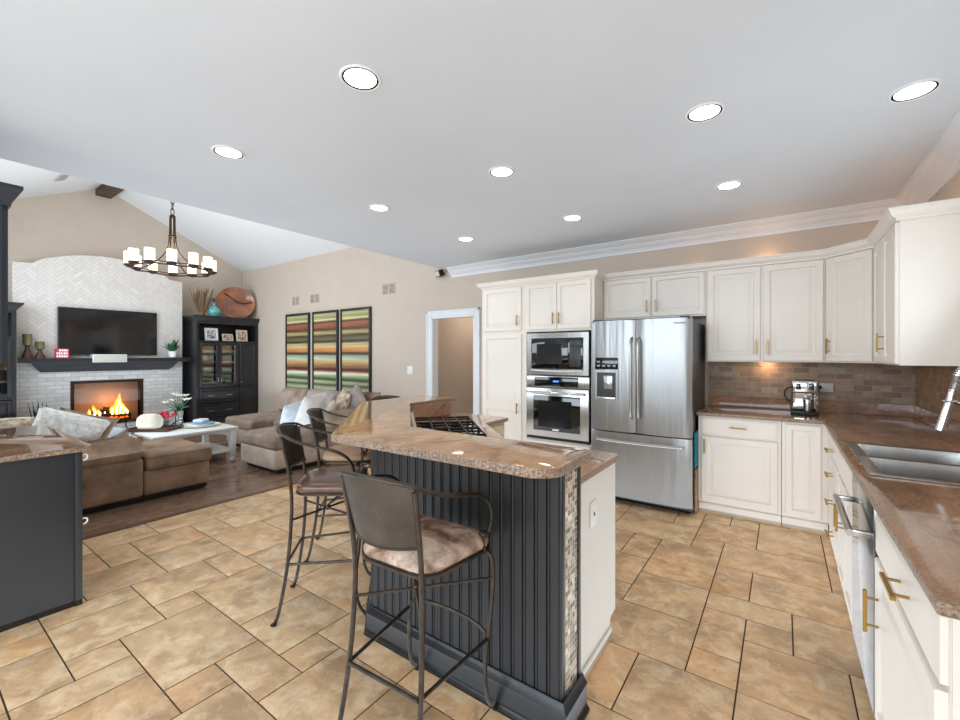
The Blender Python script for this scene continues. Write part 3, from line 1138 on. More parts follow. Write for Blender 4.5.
# wall oven
t = thing('wall_oven', 'built-in stainless wall oven below the microwave', 'oven', (-2.09, YF, .48))
mb = MB()
mb.box(x0 + .02, x1 - .02, YF + .001, YF + .5, .48, 1.195)
mb.build('body', 'fridgeside', t)
mb = MB()
mb.box(x0, x1, YF - .022, YF, 1.07, 1.20, .004)
cp = mb.build('control_panel', 'steelflat', t)
mb = MB()
mb.box(x0 + .1, x1 - .125, YF - .0255, YF - .0215, 1.082, 1.188, .002)
b = mb.build('touch_panel', 'blackglass', cp)
mb = MB()
mb.box(-2.13, -2.06, YF - .0268, YF - .0254, 1.13, 1.152)
mb.build('display', 'display', cp)
mb = MB()
mb.box(x0, x1, YF - .04, YF, .505, 1.062, .006)
dr = mb.build('door', 'steelflat', t)
mb = MB()
mb.box(x0 + .095, x1 - .095, YF - .0435, YF - .0395, .575, .975, .003)
mb.build('window', 'blackglass', dr)
mb = MB()
mb.rings((x0 + .16, YF - .0436, .62), X, WB, .41, .30, [(0, 0), (0, .0008), (.003, .0012), (.007, .0008), (.010, .0008)])
mb.build('inner_window', plain('oven_window', (34, 33, 33), .1), dr)
mb = MB()
mb.tube([(x0 + .03, YF - .09, 1.015), (x1 - .03, YF - .09, 1.015)], .013, 12)
for xx in (x0 + .06, x1 - .06):
    mb.cyl((xx, YF - .04, 1.015), (xx, YF - .09, 1.015), .011)
mb.build('handle', 'chrome', dr)
mb = MB()
mb.box(-2.13, -2.05, YF - .0446, YF - .0434, .585, .603)
mb.build('badge', 'whiteplastic', dr)
mb = MB()
mb.box(x0, x1, YF - .015, YF, .475, .5)
mb.build('vent_strip', 'blackin', t)

# refrigerator
FX0, FX1, FY = -1.575, -.655, 4.13
t = thing('refrigerator', 'stainless french door refrigerator with bottom freezer drawer', 'refrigerator', (-1.115, 4.5, 0))
mb = MB()
mb.box(FX0 + .008, FX1 - .008, FY + .085, 4.98, .035, 1.755, .01)
mb.build('body', 'fridgeside', t)


def curved_door(xa, xb, z0, z1, bulge, name):
    mb = MB()
    n = 10
    fr = []
    for i in range(n + 1):
        s_ = i / n
        xx = xa + (xb - xa) * s_
        gx = (xx - FX0) / (FX1 - FX0) * 2 - 1
        e = min(s_, 1 - s_) * (xb - xa)
        rd = .014
        yy = FY + bulge * gx * gx + (rd - math.sqrt(max(0, rd * rd - (rd - min(e, rd)) ** 2)))
        fr.append((xx, yy))
    pts = [(xa, FY + .08)] + [(xa, fr[0][1])]
    pts = fr + [(xb, FY + .08), (xa, FY + .08)]
    mb.prism(pts, z0, z1, .004, 1)
    return mb.build(name, 'steel', t, angle=30)


XM = -1.133
dl = curved_door(FX0, XM - .003, .70, 1.775, .018, 'door')
dr = curved_door(XM + .003, FX1, .70, 1.775, .018, 'door')
dz = curved_door(FX0, FX1, .075, .69, .018, 'freezer_drawer')
for xx, dd in ((XM - .034, dl), (XM + .034, dr)):
    mb = MB()
    mb.tube([(xx, FY + .002, 1.60), (xx, FY - .045, 1.575), (xx, FY - .052, 1.45), (xx, FY - .052, .98), (xx, FY - .045, .865), (xx, FY + .002, .84)], .0125, 10, smooth=2)
    mb.build('handle', 'nickel', dd)
mb = MB()
mb.tube([(FX0 + .07, FY + .012, .615), (FX0 + .08, FY - .045, .62), (XM, FY - .058, .615), (FX1 - .08, FY - .045, .62), (FX1 - .07, FY + .012, .615)], .0125, 10, smooth=3)
mb.build('handle', 'chrome', dz)
mb = MB()
mb.box(-1.525, -1.298, FY - .004, FY + .02, 1.30, 1.415, .004)
ct = mb.build('control_panel', 'blackglass', dl)
mb = MB()
for r_ in range(2):
    for c_ in range(4):
        xx = -1.505 + c_ * .052
        mb.box(xx, xx + .03, FY - .0052, FY - .0035, 1.325 + r_ * .04, 1.343 + r_ * .04)
mb.build('button', 'greyplastic', dl)
mb = MB()
mb.slab([-1.525, -1.505, -1.318, -1.298], [1.0, 1.02, 1.27, 1.29], lambda i, j: not (i == 1 and j == 1), -FY, -FY + .006)
# stand the frame up: (x, z, -y)
for v in mb.bm.verts:
    v.co = Vector((v.co.x, -v.co.z - .001, v.co.y))
mb.build('dispenser_frame', 'steel', dl)
mb = MB()
mb.box(-1.505, -1.318, FY - .0015, FY + .02, 1.02, 1.27)
mb.build('dispenser_recess', plain('dispenser_dark', (40, 41, 43), .3), dl)
mb = MB()
mb.box(-1.435, -1.35, FY - .012, FY, 1.11, 1.24, .006)
mb.box(-1.42, -1.365, FY - .02, FY - .01, 1.13, 1.2, .004)
mb.build('dispenser_paddle', 'nickel', dl)
mb = MB()
mb.box(-1.50, -1.32, FY - .02, FY + .004, 1.0, 1.03, .004)
mb.build('drip_tray', 'nickel', dl)
mb = MB()
mb.box(-.80, -.70, FY + .0045, FY + .012, 1.722, 1.733)
mb.build('badge', 'greyplastic', dr)
for xx in (FX0 + .08, FX1 - .08):
    mb = MB()
    mb.cyl((xx, FY + .16, 0), (xx, FY + .16, .04), .025)
    mb.build('foot', 'darkrubber', t)
mb = MB()
mb.box(FX0 + .02, FX1 - .02, FY + .1, FY + .14, .012, .075)
mb.build('toe_grille', 'shadowgap', t)
for xx in (FX0 + .06, FX1 - .06):
    mb = MB()
    mb.box(xx - .045, xx + .045, FY + .02, FY + .15, 1.756, 1.79, .008)
    mb.build('hinge_cover', 'fridgeside', t)

# wall cabinets
t = thing('wall_cabinet', 'cream two-door wall cabinet above the refrigerator', 'cabinet', (-1.14, YU, 1.84))
mb = MB()
mb.box(OX1 + .003, -.622, YU, YB - .004, 1.83, CAPZ)
mb.build('body', 'cab', t)
for i in range(2):
    door(t, 'door', (OX1 + .025 + i * .505, YU, 1.845), X, WB, .49, .42, RAISED_S, handle=(.45 if i == 0 else .04, .11, 'v'))
t = thing('wall_cabinet', 'cream two-door wall cabinet between the refrigerator cabinet and the angled corner cabinet', 'cabinet', (-.17, YU, 1.38))
mb = MB()
mb.box(-.618, .298, YU, YB - .012, 1.375, CAPZ)
mb.build('body', 'cab', t)
for i, xx in enumerate((-.605, -.150)):
    door(t, 'door', (xx, YU, 1.385), X, WB, .435, .88, RAISED, handle=(.40 if i == 0 else .035, .13, 'v'))
t = thing('corner_wall_cabinet', 'cream angled corner wall cabinet with one door', 'cabinet', (.55, 4.75, 1.38))
mb = MB()
mb.prism([(.30, YU), (.59, YF), (XR - .012, YF), (XR - .012, YB - .012), (.30, YB - .012)], 1.375, CAPZ)
mb.build('body', 'cab', t)
U = Vector((.29, YF - YU, 0)).normalized()
W = Vector((U.y, -U.x, 0))
if W.y > 0:
    W = -W
door(t, 'door', Vector((.30, YU, 1.385)) + U * .02, U, W, .363, .88, RAISED, handle=(.035, .13, 'v'))
t = thing('wall_cabinet', 'cream wall cabinet with a plain end panel on the right side wall by the sink', 'cabinet', (.75, 4.05, 1.38))
mb = MB()
mb.box(.59, XR - .012, 3.66, YF - .004, 1.375, CAPZ)
mb.build('body', 'cab', t)
door(t, 'door', (.59, YF - .015, 1.385), -Y, -X, .375, .88, RAISED_S)
door(t, 'door', (.59, YF - .395, 1.385), -Y, -X, .395, .88, RAISED_S, handle=(.035, .14, 'v'))
UPCROWN = [(0, 2.27), (.020, 2.27), (.022, 2.285), (.035, 2.292), (.05, 2.31), (.054, 2.328), (.06, 2.333), (.06, 2.345), (0, 2.345)]
mb = MB()
mb.sweep([(OX1 + .002, YU), (.30, YU), (.59, YF), (.59, 3.66), (XR - .003, 3.66)], UPCROWN)
tag(mb.build('cabinet_crown', 'cab', angle=25), 'cream crown moulding running along the tops of the wall cabinets', 'moulding')

# base cabinets along the back wall
YBF = 4.385
XS = .295           # front plane of the right-hand run
ZC = .885
t = thing('base_cabinet', 'cream base cabinet with one drawer and one door beside the refrigerator', 'cabinet', (-.33, YBF, 0))
mb = MB()
mb.box(-.637, -.012, YBF, YB - .004, .1, ZC)
mb.box(-.637, -.012, YBF + .02, YB - .004, 0, .1)
mb.build('body', 'cab', t)
mb = MB()
mb.box(-.637, -.012, YBF + .005, YBF + .02, 0, .085, .004)
mb.build('plinth', 'cab', t)
door(t, 'drawer', (-.612, YBF, .715), X, WB, .575, .15, SLABF, handle=(.29, .085, 'h'))
door(t, 'door', (-.612, YBF, .115), X, WB, .575, .585, RAISED, handle=(.028, .50, 'v'))
t = thing('base_cabinet', 'narrow cream corner base cabinet with a single tall door', 'cabinet', (.13, YBF, 0))
mb = MB()
mb.box(-.008, XS, YBF, YB - .004, .1, ZC)
mb.box(-.008, XS, YBF + .02, YB - .004, 0, .1)
mb.build('body', 'cab', t)
mb = MB()
mb.box(-.008, XS - .001, YBF + .005, YBF + .02, 0, .085, .004)
mb.build('plinth', 'cab', t)
door(t, 'door', (.015, YBF, .115), X, WB, .235, .75, RAISED_S)

# base cabinets of the right-hand run (fronts face -x)
WR = Vector((-1, 0, 0))


def run_unit(name, label, y0, y1, cat='cabinet'):
    t = thing(name, label, cat, (XS, (y0 + y1) / 2, 0))
    mb = MB()
    if name == 'sink_cabinet':
        mb.box(XS, XR - .004, y0, y1, .1, .60)
        mb.box(XS, XS + .022, y0, y1, .60, ZC)
    else:
        mb.box(XS, XR - .004, y0, y1, .1, ZC)
    mb.box(XS + .02, XR - .004, y0, y1, 0, .1)
    mb.build('body', 'cab', t)
    mb = MB()
    mb.box(XS + .005, XS + .02, y0, y1, 0, .085, .003)
    mb.build('plinth', 'cab', t)
    return t


t = run_unit('drawer_cabinet', 'cream base cabinet with a stack of four gold-handled drawers near the corner', 3.44, 4.38)
for z0, h in ((.72, .145), (.545, .165), (.35, .185), (.115, .225)):
    door(t, 'drawer', (XS, 4.02, z0), -Y, WR, .565, h, SLABF, handle=(.285, h * .5, 'h'))
t = run_unit('sink_cabinet', 'cream two-door base cabinet under the sink', 2.735, 3.435)
door(t, 'false_front', (XS, 3.42, .72), -Y, WR, .67, .145, SLABF)
for i in range(2):
    door(t, 'door', (XS, 3.42 - i * .34, .115), -Y, WR, .33, .59, RAISED_S, handle=(.29 if i == 0 else .03, .42, 'v'))
t = run_unit('base_cabinet', 'cream base cabinet with drawer over door at the near end of the sink counter', 1.34, 2.125)
door(t, 'drawer', (XS, 2.115, .715), -Y, WR, .76, .15, SLABF, handle=(.47, .075, 'h'), hl=.16)
door(t, 'door', (XS, 2.115, .115), -Y, WR, .76, .585, RAISED, handle=(.07, .41, 'v'), hl=.15)
mb = MB()
mb.box(XS + .001, XR - .004, 1.328, 1.34, .0, ZC)
mb.build('end_panel', 'cab', t)

t = thing('dishwasher', 'stainless dishwasher with a bowed bar handle beside the sink cabinet', 'dishwasher', (XS, 2.43, 0))
mb = MB()
mb.box(XS + .02, XR - .03, 2.135, 2.725, .1, .70)
mb.build('body', 'fridgeside', t)
mb = MB()
mb.box(XS - .022, XS + .02, 2.132, 2.728, .105, .872, .004)
dd = mb.build('door', 'steeldark', t)
mb = MB()
mb.tube([(XS - .085, 2.69, .755), (XS - .085, 2.17, .755)], .0135, 12)
for yy in (2.675, 2.185):
    mb.box(XS - .088, XS - .021, yy - .012, yy + .012, .744, .766, .004)
mb.build('handle', 'nickel', dd)
mb = MB()
mb.box(XS + .045, XS + .06, 2.135, 2.725, 0, .1)
mb.build('toe_plate', 'shadowgap', t)

# worktop with the sink cut-out, and its upstand
CXF = XS - .028
SX0, SX1, SY0, SY1 = .325, .80, 2.52, 3.34
xs = [-.65, CXF, SX0, SX1, XR - .002]
ys = [1.305, SY0, SY1, YBF - .028, YB - .002]
mb = MB()


def filled(i, j):
    if i == 0:
        return j == 3
    return not (i == 2 and j == 1)


mb.slab(xs, ys, filled, ZC + .001, ZC + .031, .004)
wt = tag(edged(mb.build('worktop', 'granite')), 'polished brown granite worktop running from the refrigerator round to the sink', 'worktop')
ZT = ZC + .031
mb = MB()
mb.sweep([(-.637, YB - .003), (XR - .003, YB - .003), (XR - .003, 1.32)], [(0, ZT + .0005), (.02, ZT + .0005), (.02, ZT + .103), (0, ZT + .103)])
mb.build('upstand', 'granite', wt)

# sink
t = thing('sink', 'stainless double bowl sink set into the brown granite', 'sink', (.56, 2.93, ZT))
mb = MB()
sx = [SX0 - .018, SX0 + .03, SX1 - .03, SX1 + .018]
sy = [SY0 - .018, SY0 + .03, 2.905, 2.945, SY1 - .03, SY1 + .018]
mb.slab(sx, sy, lambda i, j: not (i == 1 and j in (1, 3)), ZT + .0006, ZT + .006, .002)
mb.build('rim', 'steelflat', t)
for ya, yb in ((SY0 + .03, 2.905), (2.945, SY1 - .03)):
    mb = MB()
    xa, xb, zb = SX0 + .03, SX1 - .03, ZT - .2
    a = [mb.v(p) for p in ((xa, ya, ZT + .004), (xb, ya, ZT + .004), (xb, yb, ZT + .004), (xa, yb, ZT + .004))]
    k = .02
    b = [mb.v(p) for p in ((xa + k, ya + k, zb + .02), (xb - k, ya + k, zb + .02), (xb - k, yb - k, zb + .02), (xa + k, yb - k, zb + .02))]
    c = [mb.v(p) for p in ((xa + 2.4 * k, ya + 2.4 * k, zb), (xb - 2.4 * k, ya + 2.4 * k, zb), (xb - 2.4 * k, yb - 2.4 * k, zb), (xa + 2.4 * k, yb - 2.4 * k, zb))]
    for i in range(4):
        j = (i + 1) % 4
        mb.f([a[i], a[j], b[j], b[i]]); mb.f([b[i], b[j], c[j], c[i]])
    mb.f(c)
    bo = mb.build('bowl', 'steelflat', t, recalc=False)
    mb = MB()
    mb.lathe([(.045, 0), (.045, .004), (.03, .004), (.028, .001)], ((xa + xb) / 2, (ya + yb) / 2, zb + .0005), 20)
    mb.build('drain', 'chrome', bo)

# faucet: spring spout with a pull-down head
t = thing('faucet', 'chrome spring spout faucet with pull-down head over the sink', 'faucet', (.86, 2.93, ZT))
fy = 2.93
mb = MB()
mb.lathe([(.03, 0), (.03, .008), (.022, .014), (.02, .12), (.016, .13)], (.86, fy, ZT + .001), 20)
mb.build('base', 'chrome', t)
arc = []
for i in range(25):
    a = math.pi * i / 24
    arc.append((.762 + .098 * math.cos(a), fy, ZT + .40 + .098 * math.sin(a)))
path = [(.86, fy, ZT + .12), (.86, fy, ZT + .26)] + arc + [(.652, fy, ZT + .35)]
mb = MB()
mb.tube(path, .010, 10)
hs = mb.build('hose', 'nickel', t)
# the spring
P = [Vector(p) for p in path[1:]]
ln = [0]
for a, b in zip(P, P[1:]):
    ln.append(ln[-1] + (b - a).length)
coil = []
N = 52 * 10
for k in range(N + 1):
    d = ln[-1] * k / N
    i = max(j for j in range(len(ln)) if ln[j] <= d + 1e-9)
    i = min(i, len(P) - 2)
    f = (d - ln[i]) / max(1e-9, ln[i + 1] - ln[i])
    p = P[i].lerp(P[i + 1], f)
    tn = (P[i + 1] - P[i]).normalized()
    n2 = tn.cross(Y)
    an = 2 * math.pi * k / 10
    coil.append(p + (Y * math.cos(an) + n2 * math.sin(an)) * .0145)
mb = MB()
mb.tube(coil, .0032, 5)
mb.build('spring', 'chrome', t)
mb = MB()
mb.cyl((.653, fy, ZT + .36), (.644, fy, ZT + .31), .014, .015, 18)
mb.cyl((.644, fy, ZT + .3095), (.612, fy, ZT + .165), .0165, .021, 18)
mb.build('spray_head', 'chrome', t)
mb = MB()
mb.tube([(.86, fy, ZT + .25), (.80, fy, ZT + .262), (.66, fy, ZT + .30)], .007, 8)
mb.tube([(.655, fy + .02 * math.cos(a * math.pi / 6), ZT + .30 + .0 * a) if False else (.643 + .022 * math.cos(a * math.pi / 6), fy + .022 * math.sin(a * math.pi / 6), ZT + .305) for a in range(12)], .005, 6, closed=True)
mb.build('holder_arm', 'chrome', t)
mb = MB()
mb.tube([(.84, fy - .02, ZT + .07), (.80, fy - .07, ZT + .09), (.78, fy - .1, ZT + .12)], .007, 8)
mb.build('lever', 'chrome', t)

# chrome coffee machine, outlet and plug
cx_, cy_ = .155, 4.76
t = thing('coffee_machine', 'polished chrome coffee machine with black base on the brown granite', 'coffee machine', (cx_, cy_, ZT))
mb = MB()
mb.box(cx_ - .10, cx_ + .10, cy_ - .13, cy_ + .13, ZT + .001, ZT + .028, .01)
mb.build('base', 'darkrubber', t)
mb = MB()
mb.box(cx_ - .095, cx_ + .095, cy_ - .02, cy_ + .12, ZT + .0285, ZT + .30, .02, 3)
mb.box(cx_ - .095, cx_ + .095, cy_ - .125, cy_ + .12, ZT + .19, ZT + .30, .02, 3)
mb.build('body', 'chrome', t)
mb = MB()
for sg in (-1, 1):
    mb.box(cx_ + sg * .045 - .018, cx_ + sg * .045 + .018, cy_ - .129, cy_ - .12, ZT + .222, ZT + .275, .006)
mb.box(cx_ - .07, cx_ + .07, cy_ - .10, cy_ + .09, ZT + .2985, ZT + .306, .004)
mb.build('dark_insert', 'blackglass', t)
mb = MB()
mb.lathe([(.026, 0), (.030, .02), (.032, .09), (.028, .11), (.026, .11), (.029, .09), (.027, .02), (.001, .006)], (cx_ + .02, cy_ - .075, ZT + .029), 20)
mb.build('cup', 'nickel', t)
mb = MB()
mb.tube([(cx_ + .085, cy_ - .11, ZT + .21), (cx_ + .085, cy_ - .12, ZT + .10), (cx_ + .085, cy_ - .10, ZT + .03)], .010, 8, smooth=1)
mb.build('side_column', 'chrome', t)
mb = MB()
mb.tube([(cx_ - .095, cy_ + .03, ZT + .235), (cx_ - .13, cy_ + .03, ZT + .22), (cx_ - .148, cy_ + .03, ZT + .18), (cx_ - .13, cy_ + .03, ZT + .12), (cx_ - .095, cy_ + .03, ZT + .10)], .006, 8, smooth=2)
mb.build('handle', 'darkrubber', t)
# duplex outlet behind it
t = thing('wall_outlet', 'wide white wall outlet on the stone backsplash behind the coffee machine', 'outlet', (.32, YB - .012, 1.12))
mb = MB()
mb.box(.235, .375, YB - .016, YB - .0105, 1.10, 1.18, .003)
mb.build('plate', 'whiteplastic', t)
mb = MB()
mb.box(.315, .36, YB - .019, YB - .0155, 1.122, 1.158, .003)
mb.build('socket', 'white', t)
mb = MB()
mb.cyl((.278, YB - .016, 1.14), (.278, YB - .05, 1.14), .017, .014)
mb.tube([(.278, YB - .045, 1.14), (.272, YB - .07, 1.12), (.262, YB - .06, 1.0), (.25, YB - .1, ZT + .012), (.235, YB - .16, ZT + .009)], .004, 6, smooth=2)
tag(mb.build('power_plug', 'darkrubber'), 'black round plug and cord in the outlet behind the coffee machine', 'plug')

# things in the gap between refrigerator and base cabinet
mb = MB()
n = 9
pts = []
for k, (zz, w) in enumerate(((.44, .006), (.5, .016), (.6, .02), (.68, .018), (.74, .008))):
    pts.append((zz, w))
for i in range(len(pts) - 1):
    pass
mb.rbox(-.6535, -.6395, 4.25, 4.40, .42, .74, .005, (.004, 0, 0), 4)
tag(mb.build('dish_towel', 'teal'), 'teal towel hanging in the gap between refrigerator and cabinet', 'towel')
mb = MB()
mb.rbox(-.6535, -.6405, 4.27, 4.39, .002, .40, .005, (.003, 0, 0), 4)
tag(mb.build('paper_bag', 'kraft'), 'brown patterned bag in the gap below the teal towel', 'bag')

# lamps above and below the wall cabinets
point('cabinet_top_light', (-.13, 5.0, 2.36), .62, (1.0, .60, .30), .02)
point('cabinet_top_light', (-.75, 5.0, 2.36), .2, (1.0, .50, .28), .02)
point('cabinet_top_light', (.78, 4.95, 2.36), .35, (1.0, .55, .28), .02)
point('cabinet_top_light', (.86, 4.1, 2.36), .35, (1.0, .55, .28), .02)
point('under_cabinet_light', (-.12, 4.98, 1.35), .8, (1.0, .66, .38), .02)

# ------------------------------------------------------------------ island
BZ = 1.06           # top of the raised bar
PB0, PB1 = 1.48, 1.665
t = thing('kitchen_island', 'angled island with dark beadboard front and mosaic end carrying the raised bar', 'island', (-1.4, 1.7, 0))
# bar wall: front run, 45 degree corner, left run
front = [(-.685, PB0), (-1.745, PB0), (-2.64, 2.356), (-2.64, 2.95)]
wall = [(-.685, PB0 + .012), (-1.74, PB0 + .012), (-2.628, 2.361), (-2.628, 2.945), (-2.42, 2.945), (-2.42, 2.44), (-1.61, PB1 - .005), (-.685, PB1 - .005)]
mb = MB()
mb.prism(wall, .0, BZ - .036)
mb.build('bar_wall', 'charcoal', t)
mb = MB()
# beadboard: boards with V grooves and a bead beside each
for (a, b) in zip(front, front[1:]):
    a, b = Vector((*a, 0)), Vector((*b, 0))
    L = (b - a).length
    d = (b - a).normalized()
    nrm = Vector((-d.y, d.x, 0)) * -1
    if (nrm.x + nrm.y) > 0:
        nrm = -nrm
    k = max(1, round(L / .0535))
    w = L / k
    prof = []
    for i in range(k):
        x0 = i * w
        prof += [(x0, -.006), (x0 + .003, 0), (x0 + w - .016, 0), (x0 + w - .014, -.005), (x0 + w - .011, -.001), (x0 + w - .006, .001), (x0 + w - .003, -.001)]
    prof.append((L, -.006))
    lo = [mb.v(a + d * s_ + nrm * (o_) + Z * .13) for s_, o_ in prof]
    hi = [mb.v(a + d * s_ + nrm * (o_) + Z * (BZ - .037)) for s_, o_ in prof]
    for i in range(len(prof) - 1):
        mb.f([lo[i], lo[i + 1], hi[i + 1], hi[i]])
mb.build('beadboard_panel', 'navy', t, angle=20)
# skirting with a stepped top
SK = [(0, 0), (.034, 0), (.034, .012), (.026, .02), (.022, .028), (.022, .10), (.026, .112), (.014, .126), (.006, .142), (0, .142)]
mb = MB()
mb.sweep([(-2.64, 2.95), (-2.64, 2.356), (-1.745, PB0), (-.672, PB0), (-.672, PB1)][::-1], [(-o_, z_) for o_, z_ in SK])
mb.build('skirting', 'skirt', t)
# end of the bar wall: dark frame around a mosaic strip
mb = MB()
mb.box(-.686, -.674, PB0, PB0 + .032, .12, BZ - .036, .002)
mb.box(-.686, -.674, PB1 - .026, PB1, .12, BZ - .036, .002)
mb.box(-.686, -.674, PB0 + .032, PB1 - .026, BZ - .075, BZ - .036, .002)
mb.build('end_frame', 'skirt', t)
mb = MB()
mb.box(-.688, -.680, PB0 + .032, PB1 - .026, .12, BZ - .075)
mb.build('mosaic_strip', 'mosaic', t)
# white cabinets on the kitchen side
mb = MB()
mb.prism([(-.747, PB1), (-.747, 2.245), (-1.44, 2.245), (-1.90, 2.69), (-1.90, 3.03), (-2.41, 3.03), (-2.41, 2.445), (-1.615, PB1)], .1, ZC)
mb.prism([(-.755, PB1), (-.755, 2.17), (-1.42, 2.17), (-1.96, 2.69), (-1.96, 3.02), (-2.40, 3.02), (-2.40, 2.445), (-1.615, PB1)], 0, .1)
mb.build('cabinet_body', 'cabbeige', t)
mb = MB()
mb.prism([(PB1, .0), (2.17, .0), (2.17, .085), (2.19, .10), (2.25, .10), (2.25, ZC), (PB1, ZC)], .7, .7221)
for v in mb.bm.verts:
    v.co = Vector((-v.co.z - .022, v.co.x, v.co.y))
mb.build('end_panel', 'endpanel', t)
mb = MB()
mb.box(-.7218, -.710, PB1 + .01, 2.165, .0, .055, .004)
mb.build('shoe_moulding', 'endpanel', t)
for i in range(1):
    d = door(t, 'drawer', (-1.90, 2.71, .715), Y, X, .30, .15, SLABF, 'cabbeige', handle=(.15, .075, 'h'), hl=.09, pm='iron')
    d = door(t, 'door', (-1.90, 2.71, .115), Y, X, .30, .585, RAISED_S, 'cabbeige')

# raised bar top
def roundpoly(poly, radii, n=5):
    out = []
    m = len(poly)
    for i in range(m):
        r = radii[i]
        p, a, b = Vector(poly[i]), Vector(poly[i - 1]), Vector(poly[(i + 1) % m])
        if r <= 0:
            out.append(tuple(p)); continue
        d1, d2 = (a - p).normalized(), (b - p).normalized()
        ang = d1.angle(d2)
        tl = r / math.tan(ang / 2)
        c = p + (d1 + d2).normalized() * (r / math.sin(ang / 2))
        s0, s1 = p + d1 * tl, p + d2 * tl
        a0 = math.atan2(s0.y - c.y, s0.x - c.x)
        a1 = math.atan2(s1.y - c.y, s1.x - c.x)
        da = (a1 - a0 + math.pi) % (2 * math.pi) - math.pi
        for k in range(n + 1):
            out.append((c.x + r * math.cos(a0 + da * k / n), c.y + r * math.sin(a0 + da * k / n)))
    return out


bar = [(-.615, 1.268), (-.615, 1.63), (-1.615, 1.63), (-2.40, 2.415), (-2.40, 3.0), (-2.79, 3.0), (-2.79, 2.28), (-1.76, 1.25)]
mb = MB()
mb.prism(roundpoly(bar, [.08, .015, 0, 0, .01, .03, .03, .02]), BZ - .034, BZ, .007)
bt = tag(edged(mb.build('bar_worktop', 'granitelight')), 'raised golden brown granite bar top with angled corner', 'worktop')
# stone face between the two levels
mb = MB()
mb.sweep([(-.685, PB1 - .005), (-1.61, PB1 - .005), (-2.42, 2.44), (-2.42, 2.945)][::-1], [(-.02, ZT + .001), (0, ZT + .001), (0, BZ - .035), (-.02, BZ - .035)])
for v in mb.bm.verts:
    pass
mb.build('riser', 'granite', bt)
# lower worktop
low = [(-.705, PB1 + .018), (-.705, 2.275), (-1.43, 2.275), (-1.872, 2.70), (-1.872, 3.06), (-2.398, 3.06), (-2.398, 2.455), (-1.60, PB1 + .018)]
mb = MB()
mb.prism(roundpoly(low, [.01, .03, 0, 0, .02, .01, 0, 0]), ZC + .001, ZT, .005)
tag(edged(mb.build('island_worktop', 'granitelight')), 'lower granite worktop on the cooking side of the island', 'worktop')

# cooktop on the angled corner
ck = thing('cooktop', 'black glass gas cooktop with iron grates on the angled island corner', 'cooktop', (-1.865, 2.235, ZT), R(135))
mb = MB()
mb.box(-.38, .38, -.225, .225, .0008, .010, .004)
mb.build('glass_top', 'blackglass', ck, local=True)
for bx, by, br in ((-.26, -.1, .04), (-.26, .11, .032), (0, 0, .052), (.26, -.1, .032), (.26, .11, .04)):
    mb = MB()
    mb.lathe([(br * 1.4, .0102), (br * 1.35, .016), (br, .018), (br, .028), (br * .6, .031)], (bx, by, 0), 20)
    mb.build('burner', 'iron', ck, local=True)
for gx in (-.255, 0, .255):
    mb = MB()
    w = .118
    mb.tube([(gx - w, -.2, .045), (gx + w, -.2, .045), (gx + w, .2, .045), (gx - w, .2, .045)], .007, 6, closed=True)
    for yy in (-.1, 0, .1):
        mb.tube([(gx - w, yy, .047), (gx + w, yy, .047)], .006, 6)
    mb.tube([(gx, -.2, .047), (gx, .2, .047)], .006, 6)
    for sx_, sy_ in ((-1, -1), (1, -1), (1, 1), (-1, 1)):
        mb.cyl((gx + sx_ * w, sy_ * .2, .0102), (gx + sx_ * w, sy_ * .2, .05), .007, seg=8)
    mb.build('grate', 'iron', ck, local=True)
for i in range(5):
    mb = MB()
    mb.cyl((.30 - i * .03, .212, .0102), (.30 - i * .03, .212, .03), .011, .009, 12)
    mb.build('knob', 'chrome', ck, local=True)

# outlet on the white island end
io = thing('wall_outlet', 'white outlet on the white end panel of the island', 'outlet', (-.7218, 1.93, .70))
mb = MB()
mb.box(-.7216, -.716, 1.885, 1.965, .645, .76, .002)
mb.build('plate', 'whiteplastic', io)
mb = MB()
mb.box(-.717, -.714, 1.908, 1.942, .668, .737, .001)
sk_ = mb.build('socket', 'white', io)
mb = MB()
mb.box(-.7148, -.7130, 1.918, 1.932, .695, .711)
mb.build('slot', 'darkrubber', io)

